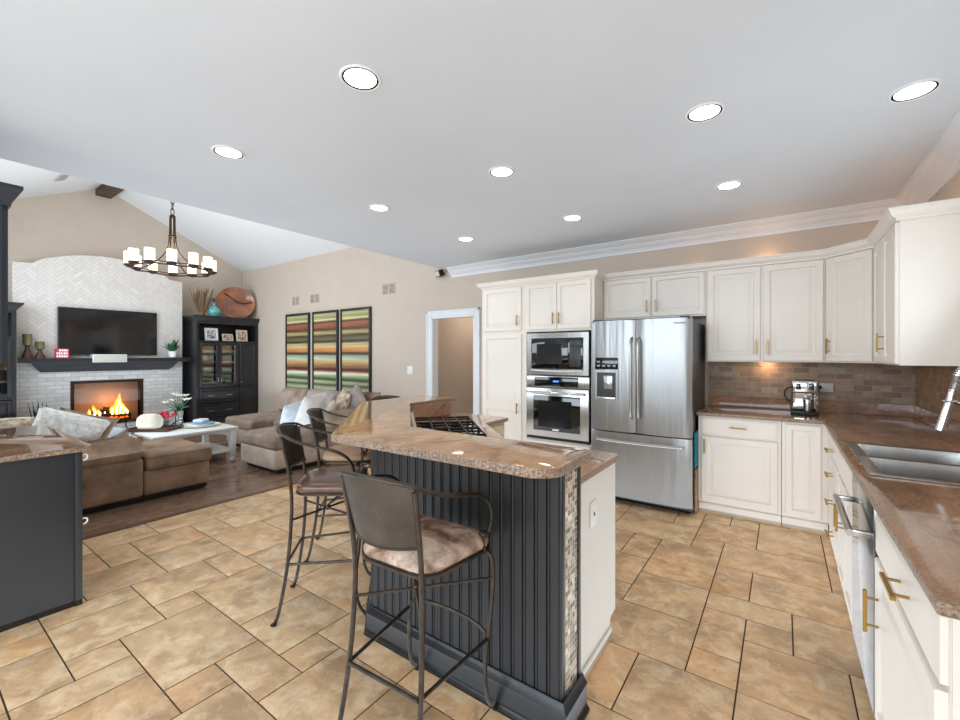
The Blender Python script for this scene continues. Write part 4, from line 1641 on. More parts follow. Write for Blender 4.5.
# ------------------------------------------------------------------ bar stools
def make_stool(label, seatmat, loc, rz):
    t = thing('bar_stool', label, 'bar stool', loc, rz, 'metal bar stools around the island')
    L = dict(local=True)
    SZ = .685
    # seat frame
    fr = roundpoly([(-.172, -.19), (.172, -.19), (.225, .165), (-.225, .165)], [.09, .09, .06, .06], 5)
    mb = MB()
    mb.tube([(x, y, SZ) for x, y in fr], .009, 6, closed=True)
    mb.build('seat_frame', 'stoolmetal', t, **L)
    # seat pad
    mb = MB()
    n = 40
    rows = []
    pr_ = [(0.0, .002), (.92, .002), (1.0, .012), (1.02, .028), (.98, .045), (.85, .058), (.6, .066), (.3, .070), (0.02, .071)]
    for k, z in pr_:
        k = max(k, .02)
        rows.append([mb.v((x * k, y * k + (1 - k) * .0, SZ + z)) for x, y in fr])
    for A, B in zip(rows, rows[1:]):
        for i in range(len(fr)):
            j = (i + 1) % len(fr)
            mb.f([A[i], A[j], B[j], B[i]])
    mb.f(rows[0][::-1]); mb.f(rows[-1])
    mb.build('seat', seatmat, t, angle=60, **L)
    # rear legs carry on up as the back posts
    for s_ in (-1, 1):
        mb = MB()
        mb.tube([(s_ * .192, -.285, .004), (s_ * .186, -.262, .06), (s_ * .172, -.222, .30), (s_ * .161, -.205, .55), (s_ * .160, -.205, .70), (s_ * .165, -.225, .85), (s_ * .172, -.255, 1.0)], .0095, 8, smooth=2)
        mb.ball((s_ * .193, -.288, .008), .017, .017, .008, 10, 5)
        mb.build('leg', 'stoolmetal', t, **L)
    for s_ in (-1, 1):
        mb = MB()
        mb.tube([(s_ * .14, .06, SZ - .008), (s_ * .175, .10, SZ - .01), (s_ * .21, .155, .665), (s_ * .22, .165, .58), (s_ * .21, .155, .40), (s_ * .195, .13, .22), (s_ * .20, .145, .07), (s_ * .205, .20, .012)], .009, 8, smooth=2)
        mb.ball((s_ * .207, .203, .008), .018, .018, .008, 10, 5)
        mb.build('leg', 'stoolmetal', t, **L)
    # curved sheet-metal back
    mb = MB()
    nu, nv = 14, 8

    def back(u, w):
        a = (u * 2 - 1)
        x = a * (.160 + .014 * w)
        y = -.205 - .05 * w - .05 * (1 - a * a)
        z = .80 + w * .21 - .012 * (1 - a * a) * (1 - w) + .018 * (1 - a * a) * w
        return x, y, z
    G = [[[mb.v((x, y + o_, z)) for o_ in (0.0, -.004)] for x, y, z in [back(i / nu, j / nv) for j in range(nv + 1)]] for i in range(nu + 1)]
    for k in (0, 1):
        for i in range(nu):
            for j in range(nv):
                q = [G[i][j][k], G[i + 1][j][k], G[i + 1][j + 1][k], G[i][j + 1][k]]
                mb.f(q if k == 0 else q[::-1])
    for i in range(nu):
        for j in (0, nv):
            mb.f([G[i][j][0], G[i + 1][j][0], G[i + 1][j][1], G[i][j][1]])
    for j in range(nv):
        for i in (0, nu):
            mb.f([G[i][j][0], G[i][j + 1][0], G[i][j + 1][1], G[i][j][1]])
    bk = mb.build('backrest', 'stoolback', t, angle=50, **L)
    mb = MB()
    mb.tube([back(i / nu, 0.0) for i in range(nu + 1)], .007, 6)
    mb.build('lower_rail', 'stoolmetal', bk, **L)
    # flat hoop: arm - top rail - arm
    half = [(.210, .10, .735), (.224, .125, .765), (.231, .13, .82), (.232, .105, .88), (.229, .05, .918), (.221, -.02, .938), (.208, -.11, .955), (.192, -.19, .98)]
    mid = [(back(i / 10, 1.02)) for i in range(10, -1, -1)]
    mid = [(x * 1.02, y - .003, z + .004) for x, y, z in mid]
    path = half + mid + [(-x, y, z) for x, y, z in half[::-1]]
    mb = MB()
    mb.tube(path, .0068, 8, flat=1.5, smooth=2)
    mb.build('arm_rail', 'stoolmetal', t, **L)
    for s_ in (-1, 1):
        mb = MB()
        mb.tube([(s_ * .208, .10, .745), (s_ * .217, .095, .70), (s_ * .217, .095, .665)], .007, 6)
        mb.ball((s_ * .210, .10, .752), .02, .02, .012, 10, 6)
        mb.build('arm_clamp', 'stoolmetal', t, **L)
    # footrest ring with raised front bar
    mb = MB()
    mb.tube([(-.168, -.23, .31), (.168, -.23, .31)], .0075, 8)
    for s_ in (-1, 1):
        mb.tube([(s_ * .168, -.23, .31), (s_ * .204, .145, .32)], .0075, 8)
    mb.tube([(-.204, .145, .32), (-.19, .14, .35), (-.12, .135, .378), (0, .132, .388), (.12, .135, .378), (.19, .14, .35), (.204, .145, .32)], .0075, 8, smooth=2)
    mb.build('footrest', 'stoolmetal', t, **L)
    # crossed stretcher below the seat
    mb = MB()
    mb.tube([(-.162, -.207, .545), (.219, .165, .555)], .006, 8)
    mb.tube([(.162, -.207, .545), (-.219, .165, .555)], .006, 8)
    mb.ball((0, -.045, .55), .017)
    mb.tube([(-.10, .07, SZ - .01), (-.05, .04, .63), (0, -.04, .568)], .006, 6, smooth=2)
    mb.tube([(.10, .07, SZ - .01), (.05, .04, .63), (0, -.04, .568)], .006, 6, smooth=2)
    mb.build('stretcher', 'stoolmetal', t, **L)
    return t


M['stoolback'] = plain('worn_pewter_sheet', (80, 72, 64), 0.5, 0.7, vary=.16, vscale=9, bump=.12, bscale=50)
s1 = make_stool('metal bar stool nearest the camera with cowhide seat, its back turned, at the beadboard front', 'hide', (-1.148, 1.24, 0), R(3))
s2 = make_stool('metal bar stool with glossy brown leather seat directly behind the cowhide one', 'leather', (-2.14, 1.555, 0), R(-45))
s3 = make_stool('metal bar stool with light tan seat partly hidden by the bar corner', 'tanseat', (-2.63, 2.055, 0), R(-45))
s4 = dup(s3, (-2.90, 2.86, 0), R(-90), 'farthest bar stool, only its curved top rail showing above the bar')

# ------------------------------------------------------------------ dark peninsula at the left
t = thing('peninsula_cabinet', 'dark charcoal peninsula cabinet with a plain end panel at the left edge', 'cabinet', (-3.8, .35, 0))
mb = MB()
mb.box(-4.28, -3.325, .003, .665, 0, ZC - .002)
mb.build('body', 'charcoal', t)
mb = MB()
mb.box(-3.325, -3.31, .003, .675, 0, ZC - .002, .002)
mb.build('end_panel', 'charcoal', t)
mb = MB()
mb.box(-3.322, -3.302, .652, .684, 0, ZC - .002, .003)
mb.build('corner_post', 'charcoal', t)
for zz in (.86, .49):
    mb = MB()
    mb.tube([(-3.315, .684, zz), (-3.312, .70, zz + .004), (-3.31, .708, zz - .008), (-3.31, .702, zz - .026), (-3.31, .688, zz - .03)], .004, 6, smooth=2)
    hk = mb.build('hook', 'white', t)
    hk['label'] = 'small white hook'
mb = MB()
mb.prism(roundpoly([(-3.285, .004), (-3.285, .725), (-4.55, .725), (-4.55, .004)], [0, .03, .12, 0]), ZC - .001, ZC + .029, .005)
tag(edged(mb.build('peninsula_worktop', 'granite')), 'brown granite top of the dark peninsula at the left edge', 'worktop')
t = thing('wall_cabinet', 'tall dark blue wall cabinet with crown at the left edge above the peninsula', 'cabinet', (-4.0, .2, 1.4))
mb = MB()
mb.box(-4.5, -3.53, .003, .398, 1.39, 2.30)
mb.build('body', 'upnavy', t)
for i in range(2):
    door(t, 'door', (-4.49 + i * .48, .40, 1.40), X, Y, .47, .88, RAISED_S, 'upnavy')
mb = MB()
mb.rings((-3.53, .01, 1.39), Y, X, .388, .91, [(0, 0), (0, .006), (.05, .006), (.055, .001), (.07, .001), (.09, .006), (.095, .006)])
mb.build('end_panel', 'upnavy', t)
mb = MB()
mb.sweep([(-3.53, .003), (-3.53, .42), (-4.5, .42)], [(o_, z_ - .0) for o_, z_ in [(0, 2.27), (.010, 2.27), (.012, 2.29), (.02, 2.305), (.04, 2.345), (.048, 2.36), (.052, 2.365), (.052, 2.385), (0, 2.385)]])
mb.prism([(-3.53, .003), (-3.53, .42), (-4.5, .42), (-4.5, .003)], 2.301, 2.384)
mb.build('crown', 'upnavy', t)

# ------------------------------------------------------------------ fireplace wall
FXF = -10.28        # face of the chimney breast
t = thing('fireplace', 'white brick fireplace with arched herringbone chimney breast and black mantel', 'fireplace', (XF, 2.5, 0))
FY0, FY1 = 1.27, 3.69
OY0, OY1, OZ0, OZ1 = 1.965, 3.02, .15, .975
MZ = 1.30


def yz_prism(mb, poly, x0, x1):
    a = [mb.v((x0, y, z)) for y, z in poly]
    b = [mb.v((x1, y, z)) for y, z in poly]
    mb.f(a[::-1]); mb.f(b)
    for i in range(len(poly)):
        j = (i + 1) % len(poly)
        mb.f([a[i], a[j], b[j], b[i]])


mb = MB()
top = [(FY0, MZ), (FY1, MZ), (FY1, 2.97), (FY1 - .24, 2.985)]
ya, yb = FY1 - .27, FY0 + .27
for i in range(17):
    s_ = i / 16
    yy = ya + (yb - ya) * s_
    top.append((yy, 3.03 + .235 * math.sin(math.pi * s_) ** 0.8))
top += [(FY0 + .24, 2.985), (FY0, 2.97)]
yz_prism(mb, top, XF + .001, FXF)
mb.build('herringbone_breast', 'herring', t)
mb = MB()
yz_prism(mb, [(FY0, 0), (OY0, 0), (OY0, MZ), (FY0, MZ)], XF + .001, FXF)
yz_prism(mb, [(OY1, 0), (FY1, 0), (FY1, MZ), (OY1, MZ)], XF + .001, FXF)
yz_prism(mb, [(OY0, OZ1), (OY1, OZ1), (OY1, MZ), (OY0, MZ)], XF + .001, FXF)
yz_prism(mb, [(OY0, 0), (OY1, 0), (OY1, OZ0), (OY0, OZ0)], XF + .001, FXF)
mb.build('lower_brickwork', 'brickwhite', t)
mb = MB()
for poly in ([(OY0, OZ0), (OY1, OZ0), (OY1, OZ1), (OY0, OZ1)],):
    a = [mb.v((XF - .05, y, z)) for y, z in poly]
    yz = [mb.v((FXF - .02, y, z)) for y, z in poly]
    mb.f(a)
    for i in range(4):
        j = (i + 1) % 4
        mb.f([a[i], yz[i], yz[j], a[j]])
fb = mb.build('firebox', 'firebrick', t, recalc=False)
mb = MB()
fr = .05
mb.box(FXF - .01, FXF + .012, OY0, OY0 + fr, OZ0, OZ1, .003)
mb.box(FXF - .01, FXF + .012, OY1 - fr, OY1, OZ0, OZ1, .003)
mb.box(FXF - .01, FXF + .012, OY0 + fr, OY1 - fr, OZ1 - fr, OZ1, .003)
mb.box(FXF - .01, FXF + .012, OY0 + fr, OY1 - fr, OZ0, OZ0 + fr, .003)
mb.build('firebox_frame', 'bronze', t)
mb = MB()
mb.box(FXF - .004, FXF, OY0 + fr, OY1 - fr, OZ0 + fr, OZ1 - fr)
mb.build('glass_door', 'fireglass', t)
FXC = -10.42
for (y0, z0, y1, z1, r_) in ((2.18, .27, 2.62, .30, .045), (2.35, .31, 2.85, .27, .05), (2.28, .37, 2.70, .36, .04), (2.45, .43, 2.78, .33, .035)):
    mb = MB()
    mb.tube([(FXC + random.uniform(-.05, .05), y0, z0), (FXC, (y0 + y1) / 2, (z0 + z1) / 2 + .02), (FXC + random.uniform(-.05, .05), y1, z1)], r_, 9)
    mb.build('log', 'log', t)
mb = MB()
mb.box(FXC - .08, FXC + .08, 2.2, 2.85, .205, .235, .008)
for k in range(9):
    yy = 2.2 + k * .08
    mb.cyl((FXC + .08, yy, .155), (FXC + .08, yy, .29), .008, seg=6)
mb.build('grate', 'iron', t)
mb = MB()
for k in range(8):
    mb.ball((FXC + random.uniform(-.06, .08), 2.25 + k * .075, .245 + random.uniform(0, .02)), .03, .035, .015, 8, 5)
mb.build('embers', 'ember', t)
rnd = random.Random(21)
for i, (yy, hh, w) in enumerate(((2.24, .13, .03), (2.31, .20, .035), (2.38, .12, .035), (2.47, .10, .03), (2.57, .17, .04), (2.63, .40, .042), (2.68, .28, .036), (2.73, .22, .04), (2.79, .12, .03))):
    for mt, k in (('fire', 1.0), ('firehot', .5)):
        mb = MB()
        px = FXC + (.0 if k == 1 else .035) + .02 * (i % 3)
        base = .31
        pts = []
        for q in range(9):
            s_ = q / 8
            pts.append((w * k * (.55 + 1.6 * s_ - 2.2 * s_ * s_ + .06) if q < 8 else .002, base + hh * (.55 + .45 * k) * s_, .028 * math.sin(3.0 * s_ + i) * s_ * (hh / .2)))
        rings = [[mb.v((px + .6 * r_ * math.cos(z * math.pi / 4), yy + o_ + r_ * math.sin(z * math.pi / 4), zz)) for z in range(8)] for r_, zz, o_ in [(max(.002, p[0]), p[1], p[2]) for p in pts]]
        for A, B in zip(rings, rings[1:]):
            for z in range(8):
                mb.f([A[z], A[(z + 1) % 8], B[(z + 1) % 8], B[z]])
        mb.f(rings[0][::-1]); mb.f(rings[-1])
        mb.build('flame', mt, t)
point('fire_glow', (FXC + .02, 2.52, .55), 2.2, (1.0, .42, .12), .12)
# mantel shelf and its moulding
mb = MB()
mb.slab([FXF + .0005, FXF + .05, FXF + .20], [FY0 + .06, 2.215, 2.715, FY1 + .095], lambda i, j: not (i == 1 and j == 1), 1.305, 1.385, .005)
mt = mb.build('mantel_shelf', 'black', t)
mb = MB()
prof = [(0, 1.145), (.02, 1.145), (.03, 1.165), (.055, 1.18), (.09, 1.22), (.12, 1.27), (.14, 1.285), (.14, 1.304), (0, 1.304)]
mb.sweep([(FXF + .0005, FY1 - .22), (FXF + .0006, FY1 - .22), (FXF + .0006, FY0 + .42), (FXF + .0005, FY0 + .42)][::-1], [(-o_ if False else o_, z_) for o_, z_ in prof]) if False else None
a = []
for o_, z_ in prof:
    a.append((mb.v((FXF + .0005 + o_, FY0 + .33 - o_ * .9, z_)), mb.v((FXF + .0005 + o_, FY1 - .26 + o_ * .9, z_))))
for (p, q), (p2, q2) in zip(a, a[1:] + a[:1]):
    mb.f([p, q, q2, p2])
mb.f([p for p, q in a]); mb.f([q for p, q in a][::-1])
mb.build('mantel_moulding', 'graywood', t)

# television
t = thing('television', 'wall-mounted flat television above the black mantel', 'television', (FXF + .03, 2.51, 1.46))
TY0, TY1, TZ0, TZ1 = 1.80, 3.23, 1.44, 2.28
mb = MB()
mb.box(FXF + .001, FXF + .06, TY0, TY1, TZ0, TZ1, .004)
mb.build('body', 'black', t)
mb = MB()
mb.box(FXF + .0601, FXF + .0625, TY0 + .012, TY1 - .012, TZ0 + .018, TZ1 - .012)
mb.build('screen', 'tv', t)

# things on the mantel
zm = 1.3855
xm = FXF + .13
t = thing('soundbar', 'short cloth-fronted centre speaker on the mantel below the television', 'speaker', (xm, 2.465, 1.306))
mb = MB()
mb.box(FXF + .055, xm + .085, 2.22, 2.71, 1.306, 1.452, .006)
mb.build('body', 'whiteplastic', t)
mb = MB()
mb.box(xm + .0855, xm + .093, 2.235, 2.695, 1.318, 1.44, .004)
mb.build('grille', 'speakerfab', t)
for i, (yy, hh, lab) in enumerate(((1.42, .40, 'taller dark wood candle holder with olive glass cup on the mantel'), (1.565, .28, 'shorter dark wood candle holder with olive glass cup on the mantel'))):
    t = thing('candle_holder', lab, 'candle holder', (xm, yy, zm), group='candle holders on the mantel')
    k = hh / .42
    mb = MB()
    mb.lathe([(.066, 0), (.062, .03), (.045, .10 * k), (.025, .18 * k), (.027, .20 * k), (.048, .225 * k)], (xm, yy, zm + .0005), 20)
    mb.build('base', 'walnut', t)
    mb = MB()
    zt = zm + .226 * k
    mb.lathe([(.044, 0), (.057, .02), (.059, hh - .226 * k), (.054, hh - .226 * k), (.052, .03), (.002, .02)], (xm, yy, zt), 20)
    mb.build('glass_cup', 'olive', t)
t = thing('gift_box', 'small red box with white lettering on the mantel before the television', 'box', (xm, 1.83, zm))
mb = MB()
mb.box(xm + .0, xm + .07, 1.74, 1.915, zm + .0005, zm + .165, .004)
mb.build('body', 'red', t)
mb = MB()
rnd = random.Random(3)
for z0, ws in ((.115, (.028, .02, .026, .018)), (.065, (.02, .022, .02, .0, .026, .02)), (.016, (.022, .026, .024, .02, .024))):
    yy = 1.755 + (.03 if len(ws) == 4 else 0)
    for w in ws:
        if w:
            mb.box(xm + .0705, xm + .072, yy, yy + w, zm + z0, zm + z0 + .036)
        yy += w + .006
mb.build('lettering', 'paper', t)

# plant in a white pot at the right end of the mantel
t = thing('potted_plant', 'broad-leaved green plant in a white pot at the mantel end', 'plant', (xm, 3.47, zm))
mb = MB()
mb.lathe([(.045, 0), (.06, .01), (.075, .10), (.078, .13), (.07, .13), (.066, .10), (.002, .10)], (xm, 3.47, zm + .0005), 20)
mb.build('pot', 'white', t)


def leaf(mb, base, tip, w, sag=.0, n=6):
    base, tip = Vector(base), Vector(tip)
    d = tip - base
    side = d.cross(Z)
    if side.length < 1e-4:
        side = Vector((0, 1, 0))
    side.normalize()
    up = side.cross(d).normalized()
    A = []
    for i in range(n + 1):
        s_ = i / n
        ww = w * math.sin(math.pi * min(.999, max(.02, s_)) ** .8) * .5 + .0008
        c = base + d * s_ - Z * (sag * s_ * s_)
        A.append((mb.v(c - side * ww + up * ww * .3), mb.v(c - up * .0), mb.v(c + side * ww + up * ww * .3)))
    for p, q in zip(A, A[1:]):
        mb.f([p[0], p[1], q[1], q[0]]); mb.f([p[1], p[2], q[2], q[1]])


mb = MB()
for i in range(9):
    a = i * 2.4
    l = .16 + .05 * (i % 3)
    leaf(mb, (xm, 3.47, zm + .10), (xm + math.cos(a) * l * .7, 3.47 + math.sin(a) * l * .8, zm + .14 + .27 * (1 - .25 * (i % 3))), .10, .03)
mb.build('leaves', 'leaf', t)
# snake plant at the hearth
t = thing('snake_plant', 'dark upright snake plant standing left of the firebox', 'plant', (-10.0, 1.56, .0))
mb = MB()
mb.lathe([(.10, 0), (.11, .02), (.13, .2), (.12, .2), (.002, .18)], (-10.0, 1.56, .001), 20)
mb.build('pot', 'graywood', t)
mb = MB()
for i in range(11):
    a = i * 2.4
    r_ = .03 + .05 * (i % 3) / 2
    h_ = .36 + .16 * ((i * 7) % 5) / 4
    leaf(mb, (-10.0 + r_ * math.cos(a), 1.56 + r_ * math.sin(a), .18), (-10.0 + 2.1 * r_ * math.cos(a), 1.56 + 2.1 * r_ * math.sin(a), .18 + h_), .06, 0)
mb.build('leaves', 'leafdark', t)

# ------------------------------------------------------------------ black built-ins on both sides
def builtin(label, y0, y1, mirror):
    """front at x = BXF, facing +x"""
    BXF = -9.86
    t = thing('media_cabinet', label, 'cabinet', (-10.2, (y0 + y1) / 2, 0))
    mid = y0 + (y1 - y0) * .665
    if mirror:
        mid = y1 - (y1 - y0) * .665
    mb = MB()
    xb = XF + .002
    mb.box(xb, BXF, y0, y0 + .05, 0, 2.17)
    mb.box(xb, BXF, y1 - .05, y1, 0, 2.17)
    mb.box(xb, xb + .02, y0 + .05, y1 - .05, 0, 2.17)
    mb.box(xb, BXF, y0 + .05, y1 - .05, 2.10, 2.17)
    mb.box(xb, BXF, y0 + .05, y1 - .05, 1.70, 1.745)
    mb.box(xb, BXF, y0 + .05, y1 - .05, 0.0, .10)
    mb.box(xb, BXF, y0 + .05, y1 - .05, .74, .78)
    mb.box(xb, BXF, mid - .02, mid + .02, 0.1, 1.70)
    mb.build('body', 'black', t)
    a, b = (y0 + .05, mid - .02) if not mirror else (mid + .02, y1 - .05)
    for zz in (1.02, 1.24, 1.46):
        mb = MB()
        mb.box(xb + .02, BXF - .04, a, b, zz, zz + .018)
        mb.build('shelf', 'black', t)
    W = X
    hw = (b - a) / 2
    for i in range(2):
        ya = a + i * hw
        mb = MB()
        s_ = .05
        mb.box(BXF, BXF + .02, ya + .003, ya + s_, .785, 1.695, .003)
        mb.box(BXF, BXF + .02, ya + hw - s_, ya + hw - .003, .785, 1.695, .003)
        mb.box(BXF, BXF + .02, ya + s_, ya + hw - s_, .785, .785 + s_, .003)
        mb.box(BXF, BXF + .02, ya + s_, ya + hw - s_, 1.695 - s_, 1.695, .003)
        d = mb.build('door', 'black', t)
        mb = MB()
        mb.box(BXF + .006, BXF + .010, ya + s_, ya + hw - s_, .785 + s_, 1.695 - s_)
        mb.build('glass_pane', 'glass', d)
        mb = MB()
        kx = ya + (hw - .03 if i == 0 else .03)
        mb.tube([(BXF + .02, kx, .86), (BXF + .05, kx, .87), (BXF + .05, kx, .95), (BXF + .02, kx, .96)], .006, 6, smooth=1)
        mb.build('handle', 'pewter', d)
    for z0, h in ((.43, .30), (.115, .30)):
        d = MB()
        d.rings((BXF, a + .004, z0), Y, X, (b - a) - .008, h, RAISED_S)
        d = d.build('drawer', 'black', t)
        for q in (.27, .73):
            pull(d, (BXF + .02, a + (b - a) * q, z0 + h / 2), Y, X, .12, 'pewter')
    c, e = (mid + .02, y1 - .05) if not mirror else (y0 + .05, mid - .02)
    d = MB()
    d.rings((BXF, c + .003, .785), Y, X, (e - c) - .006, .91, RAISED_S)
    d = d.build('door', 'black', t)
    mb = MB()
    mb.ball((BXF + .03, c + .03, .84), .012)
    mb.build('knob', 'pewter', d)
    d = MB()
    d.rings((BXF, c + .003, .115), Y, X, (e - c) - .006, .62, RAISED_S)
    d.build('door', 'black', t)
    mb = MB()
    p = [(o_, z_) for o_, z_ in [(0, 2.15), (.01, 2.15), (.015, 2.17), (.03, 2.185), (.06, 2.225), (.075, 2.24), (.075, 2.265), (0, 2.265)]]
    path = [(xb, y0), (BXF, y0), (BXF, y1), (xb, y1)]
    if not mirror:
        path = [(xb, y0), (BXF, y0), (BXF, y1)]
    else:
        path = [(BXF, y0), (BXF, y1), (FXF + .012, y1)]
    mb.sweep(path, p)
    mb.prism([(xb, y0), (BXF, y0), (BXF, y1), (xb, y1)], 2.17, 2.264)
    mb.build('crown', 'black', t)
    return t


builtin('black media cabinet with glass doors right of the fireplace', 3.79, 5.06, False)
builtin('grey black media cabinet left of the fireplace, cut by the left frame edge', .03, 1.262, True)

# inside and on the right-hand cabinet
def frame(label, y, z, w, h, pm, fm, x=-9.98, tilt=8, border=.03, rz=0):
    t = thing('photo_frame', label, 'photo frame', (x, y, z), rz, 'framed photos in the black media cabinet')
    mb = MB(Matrix.Rotation(R(-tilt), 4, 'Y'))
    mb.slab([0, border, w - border, w], [0, border, h - border, h], lambda i, j: not (i == 1 and j == 1), 0, .018)
    for v in mb.bm.verts:
        c = mb.M.inverted() @ v.co
        v.co = mb.M @ Vector((c.z, c.x - w / 2, c.y + .003))
    mb.build('frame', fm, t, local=True)
    mb = MB(Matrix.Rotation(R(-tilt), 4, 'Y'))
    mb.box(.003, .008, -w / 2 + border, w / 2 - border, border + .003, h - border + .003)
    mb.build('picture', pm, t, local=True)
    mb = MB()
    mb.box(-.09, -.075, -.02, .02, .002, h * .55)
    mb.build('strut', fm, t, local=True)


zs = 1.7455
frame('square white photo frame at the left of the black cabinet shelf', 4.13, zs, .26, .27, 'photobw', 'white', border=.045)
frame('small tilted photo frame in the middle of the black cabinet shelf', 4.46, zs, .22, .155, 'photowarm', 'cream', tilt=14, border=.02)
frame('upright cream photo frame at the right of the black cabinet shelf', 4.76, zs, .24, .255, 'photowarm', 'cream', border=.03)
# contents behind the glass
xi = -10.05


def lying(label, y, z, w, h, m, cat='book', name='book'):
    mb = MB()
    mb.box(xi - .1, xi + .1, y, y + w, z + .0005, z + h, .003)
    tag(mb.build(name, m), label, cat)


lying('blue folders lying on the middle shelf behind the left glass door', 3.97, 1.258, .30, .055, 'denim')
lying('white papers stacked on the upper shelf behind the left glass door', 3.95, 1.478, .32, .06, 'paper', 'papers', 'paper_stack')
lying('white game box on the middle shelf behind the right glass door', 4.32, 1.258, .26, .05, 'paper', 'box', 'game_box')
lying('grey papers stacked on the upper shelf behind the right glass door', 4.31, 1.478, .3, .07, 'ashgrey', 'papers', 'paper_stack')
mb = MB()
mb.cyl((xi, 4.03, 1.3135), (xi, 4.03, 1.44), .045, seg=20)
tag(mb.build('pillar_candle', 'paleyellow'), 'pale yellow candle standing behind the left glass door', 'candle')
mb = MB()
mb.box(xi - .06, xi + .06, 3.98, 4.13, 1.0385, 1.16, .006)
tag(mb.build('small_box', 'oatmeal'), 'small pinkish box on the lower shelf behind the left glass door', 'box')
mb = MB()
mb.lathe([(.04, 0), (.09, .05), (.10, .09), (.094, .09), (.08, .05), (.002, .012)], (xi, 4.17, .7805), 18)
tag(mb.build('bowl', 'whiteplastic'), 'white bowl at the bottom behind the left glass door', 'bowl')

zt_ = 2.2655
# dried twigs in a clear vase
t = thing('twig_bundle', 'bushy bundle of dry twigs standing on the black cabinet', 'twigs', (-10.1, 3.99, zt_))
mb = MB()
mb.lathe([(.05, 0), (.055, .01), (.06, .20), (.056, .20), (.05, .012), (.002, .008)], (-10.1, 3.99, zt_ + .0005), 16)
mb.build('wrap', 'twig', t)
mb = MB()
rnd = random.Random(11)
for i in range(80):
    a, q = rnd.uniform(0, 6.28), rnd.uniform(.2, 1)
    top = (-10.1 + math.cos(a) * .2 * q, 3.99 + math.sin(a) * .24 * q, zt_ + rnd.uniform(.36, .62))
    m_ = (-10.1 + math.cos(a) * .11 * q, 3.99 + math.sin(a) * .12 * q, zt_ + .18)
    b = (-10.1 + rnd.uniform(-.03, .03), 3.99 + rnd.uniform(-.03, .03), zt_ + .015)
    mb.tube([b, m_, top], [.008, .005], 5, smooth=1)
mb.build('twigs', 'twig', t)
t = thing('glass_jug', 'round aqua glass bottle on the black cabinet', 'bottle', (-10.08, 4.22, zt_))
mb = MB()
mb.lathe([(.05, 0), (.09, .02), (.12, .08), (.125, .13), (.105, .19), (.06, .225), (.028, .25), (.025, .30), (.034, .315), (.03, .318), (.021, .30)], (-10.08, 4.22, zt_ + .0005), 24)
mb.build('body', 'aqua', t)
mb = MB()
for i in range(5):
    a = i * 1.3
    leaf(mb, (-10.08, 4.22, zt_ + .30), (-10.08 + .06 * math.cos(a), 4.22 + .06 * math.sin(a), zt_ + .43), .02)
mb.build('stem', 'leafdark', t)
t = thing('decorative_bowl', 'large round copper coloured dish leaning on top of the black cabinet', 'dish', (-10.05, 4.69, zt_))
Mx = Matrix.Translation((-10.10, 4.68, zt_ + .345)) @ Matrix.Rotation(R(-22), 4, 'Z') @ Matrix.Rotation(R(83), 4, 'Y') @ Matrix.Rotation(R(0), 4, 'Z')
mb = MB(Mx)
prof = [(.01, .0), (.12, .003), (.24, .018), (.305, .055), (.318, .068), (.322, .068), (.312, .046), (.245, -.004), (.12, -.012), (.01, -.014)]
mb.lathe(prof, (0, 0, 0), 40, 1.1, 1.2)
mb.build('dish', 'basswood', t, angle=60)
mb = MB(Mx)
mb.tube([(-.20, -.22, .045), (-.13, -.10, .02), (-.03, 0, .012), (.01, .12, .014), (-.01, .24, .03), (-.03, .32, .055)], .011, 6, smooth=2)
mb.build('groove_line', 'bronze', t)

# ------------------------------------------------------------------ wall with the paintings
for i, (xa, lab) in enumerate(((-8.67, 'tall black-framed striped painting, left of three'), (-7.70, 'tall black-framed striped painting, middle of three'), (-6.80, 'tall black-framed striped painting, right of three, beside the wall switch'))):
    t = thing('framed_painting', lab, 'painting', (xa + .4, YB, .73), group='striped paintings above the sofa')
    w, h, z0, b = (.86, .82, .85)[i], 1.57, .73, .045
    mb = MB()
    for (a0, a1, c0, c1) in ((0, b, 0, h), (w - b, w, 0, h), (b, w - b, 0, b), (b, w - b, h - b, h)):
        mb.box(xa + a0, xa + a1, YB - .04, YB - .002, z0 + c0, z0 + c1, .003)
    mb.build('frame', 'black', t)
    mb = MB()
    mb.box(xa + b, xa + w - b, YB - .028, YB - .02, z0 + b, z0 + h - b)
    mb.build('canvas', 'stripes', t)
for xa, xb, lab in ((-8.47, -8.20, 'square air vent grille above the left painting'), (-7.82, -7.50, 'air vent grille above the middle painting'), (-5.68, -5.35, 'air vent grille high on the wall nearest the doorway')):
    t = thing('air_vent', lab, 'vent', ((xa + xb) / 2, YB, 2.48), group='air vents on the painting wall')
    mb = MB()
    mb.box(xa, xb, YB - .008, YB - .0005, 2.475, 2.675, .002)
    mb.build('frame', 'wall', t)
    mb = MB()
    k = 8
    for s_ in range(2):
        c0 = xa + .02 + s_ * ((xb - xa) / 2 - .008)
        for i in range(k):
            zz = 2.495 + i * .0205
            mb.box(c0, c0 + (xb - xa) / 2 - .032, YB - .0085, YB - .0078, zz, zz + .011)
    mb.build('slats', plain('vent_shadow', (118, 105, 94), .7), t)


def switch(label, c, w, h, axis):
    t = thing('light_switch', label, 'switch', c)
    mb = MB()
    if axis == 'y':
        mb.box(c[0] - w / 2, c[0] + w / 2, c[1] - .006, c[1] - .0004, c[2] - h / 2, c[2] + h / 2, .002)
    else:
        mb.box(c[0] + .0004, c[0] + .006, c[1] - w / 2, c[1] + w / 2, c[2] - h / 2, c[2] + h / 2, .002)
    mb.build('plate', 'whiteplastic', t)
    mb = MB()
    if axis == 'y':
        mb.box(c[0] - .012, c[0] + .012, c[1] - .010, c[1] - .006, c[2] - .03, c[2] + .03, .001)
    else:
        mb.box(c[0] + .006, c[0] + .010, c[1] - .012, c[1] + .012, c[2] - .03, c[2] + .03, .001)
    mb.build('rocker', 'white', t)


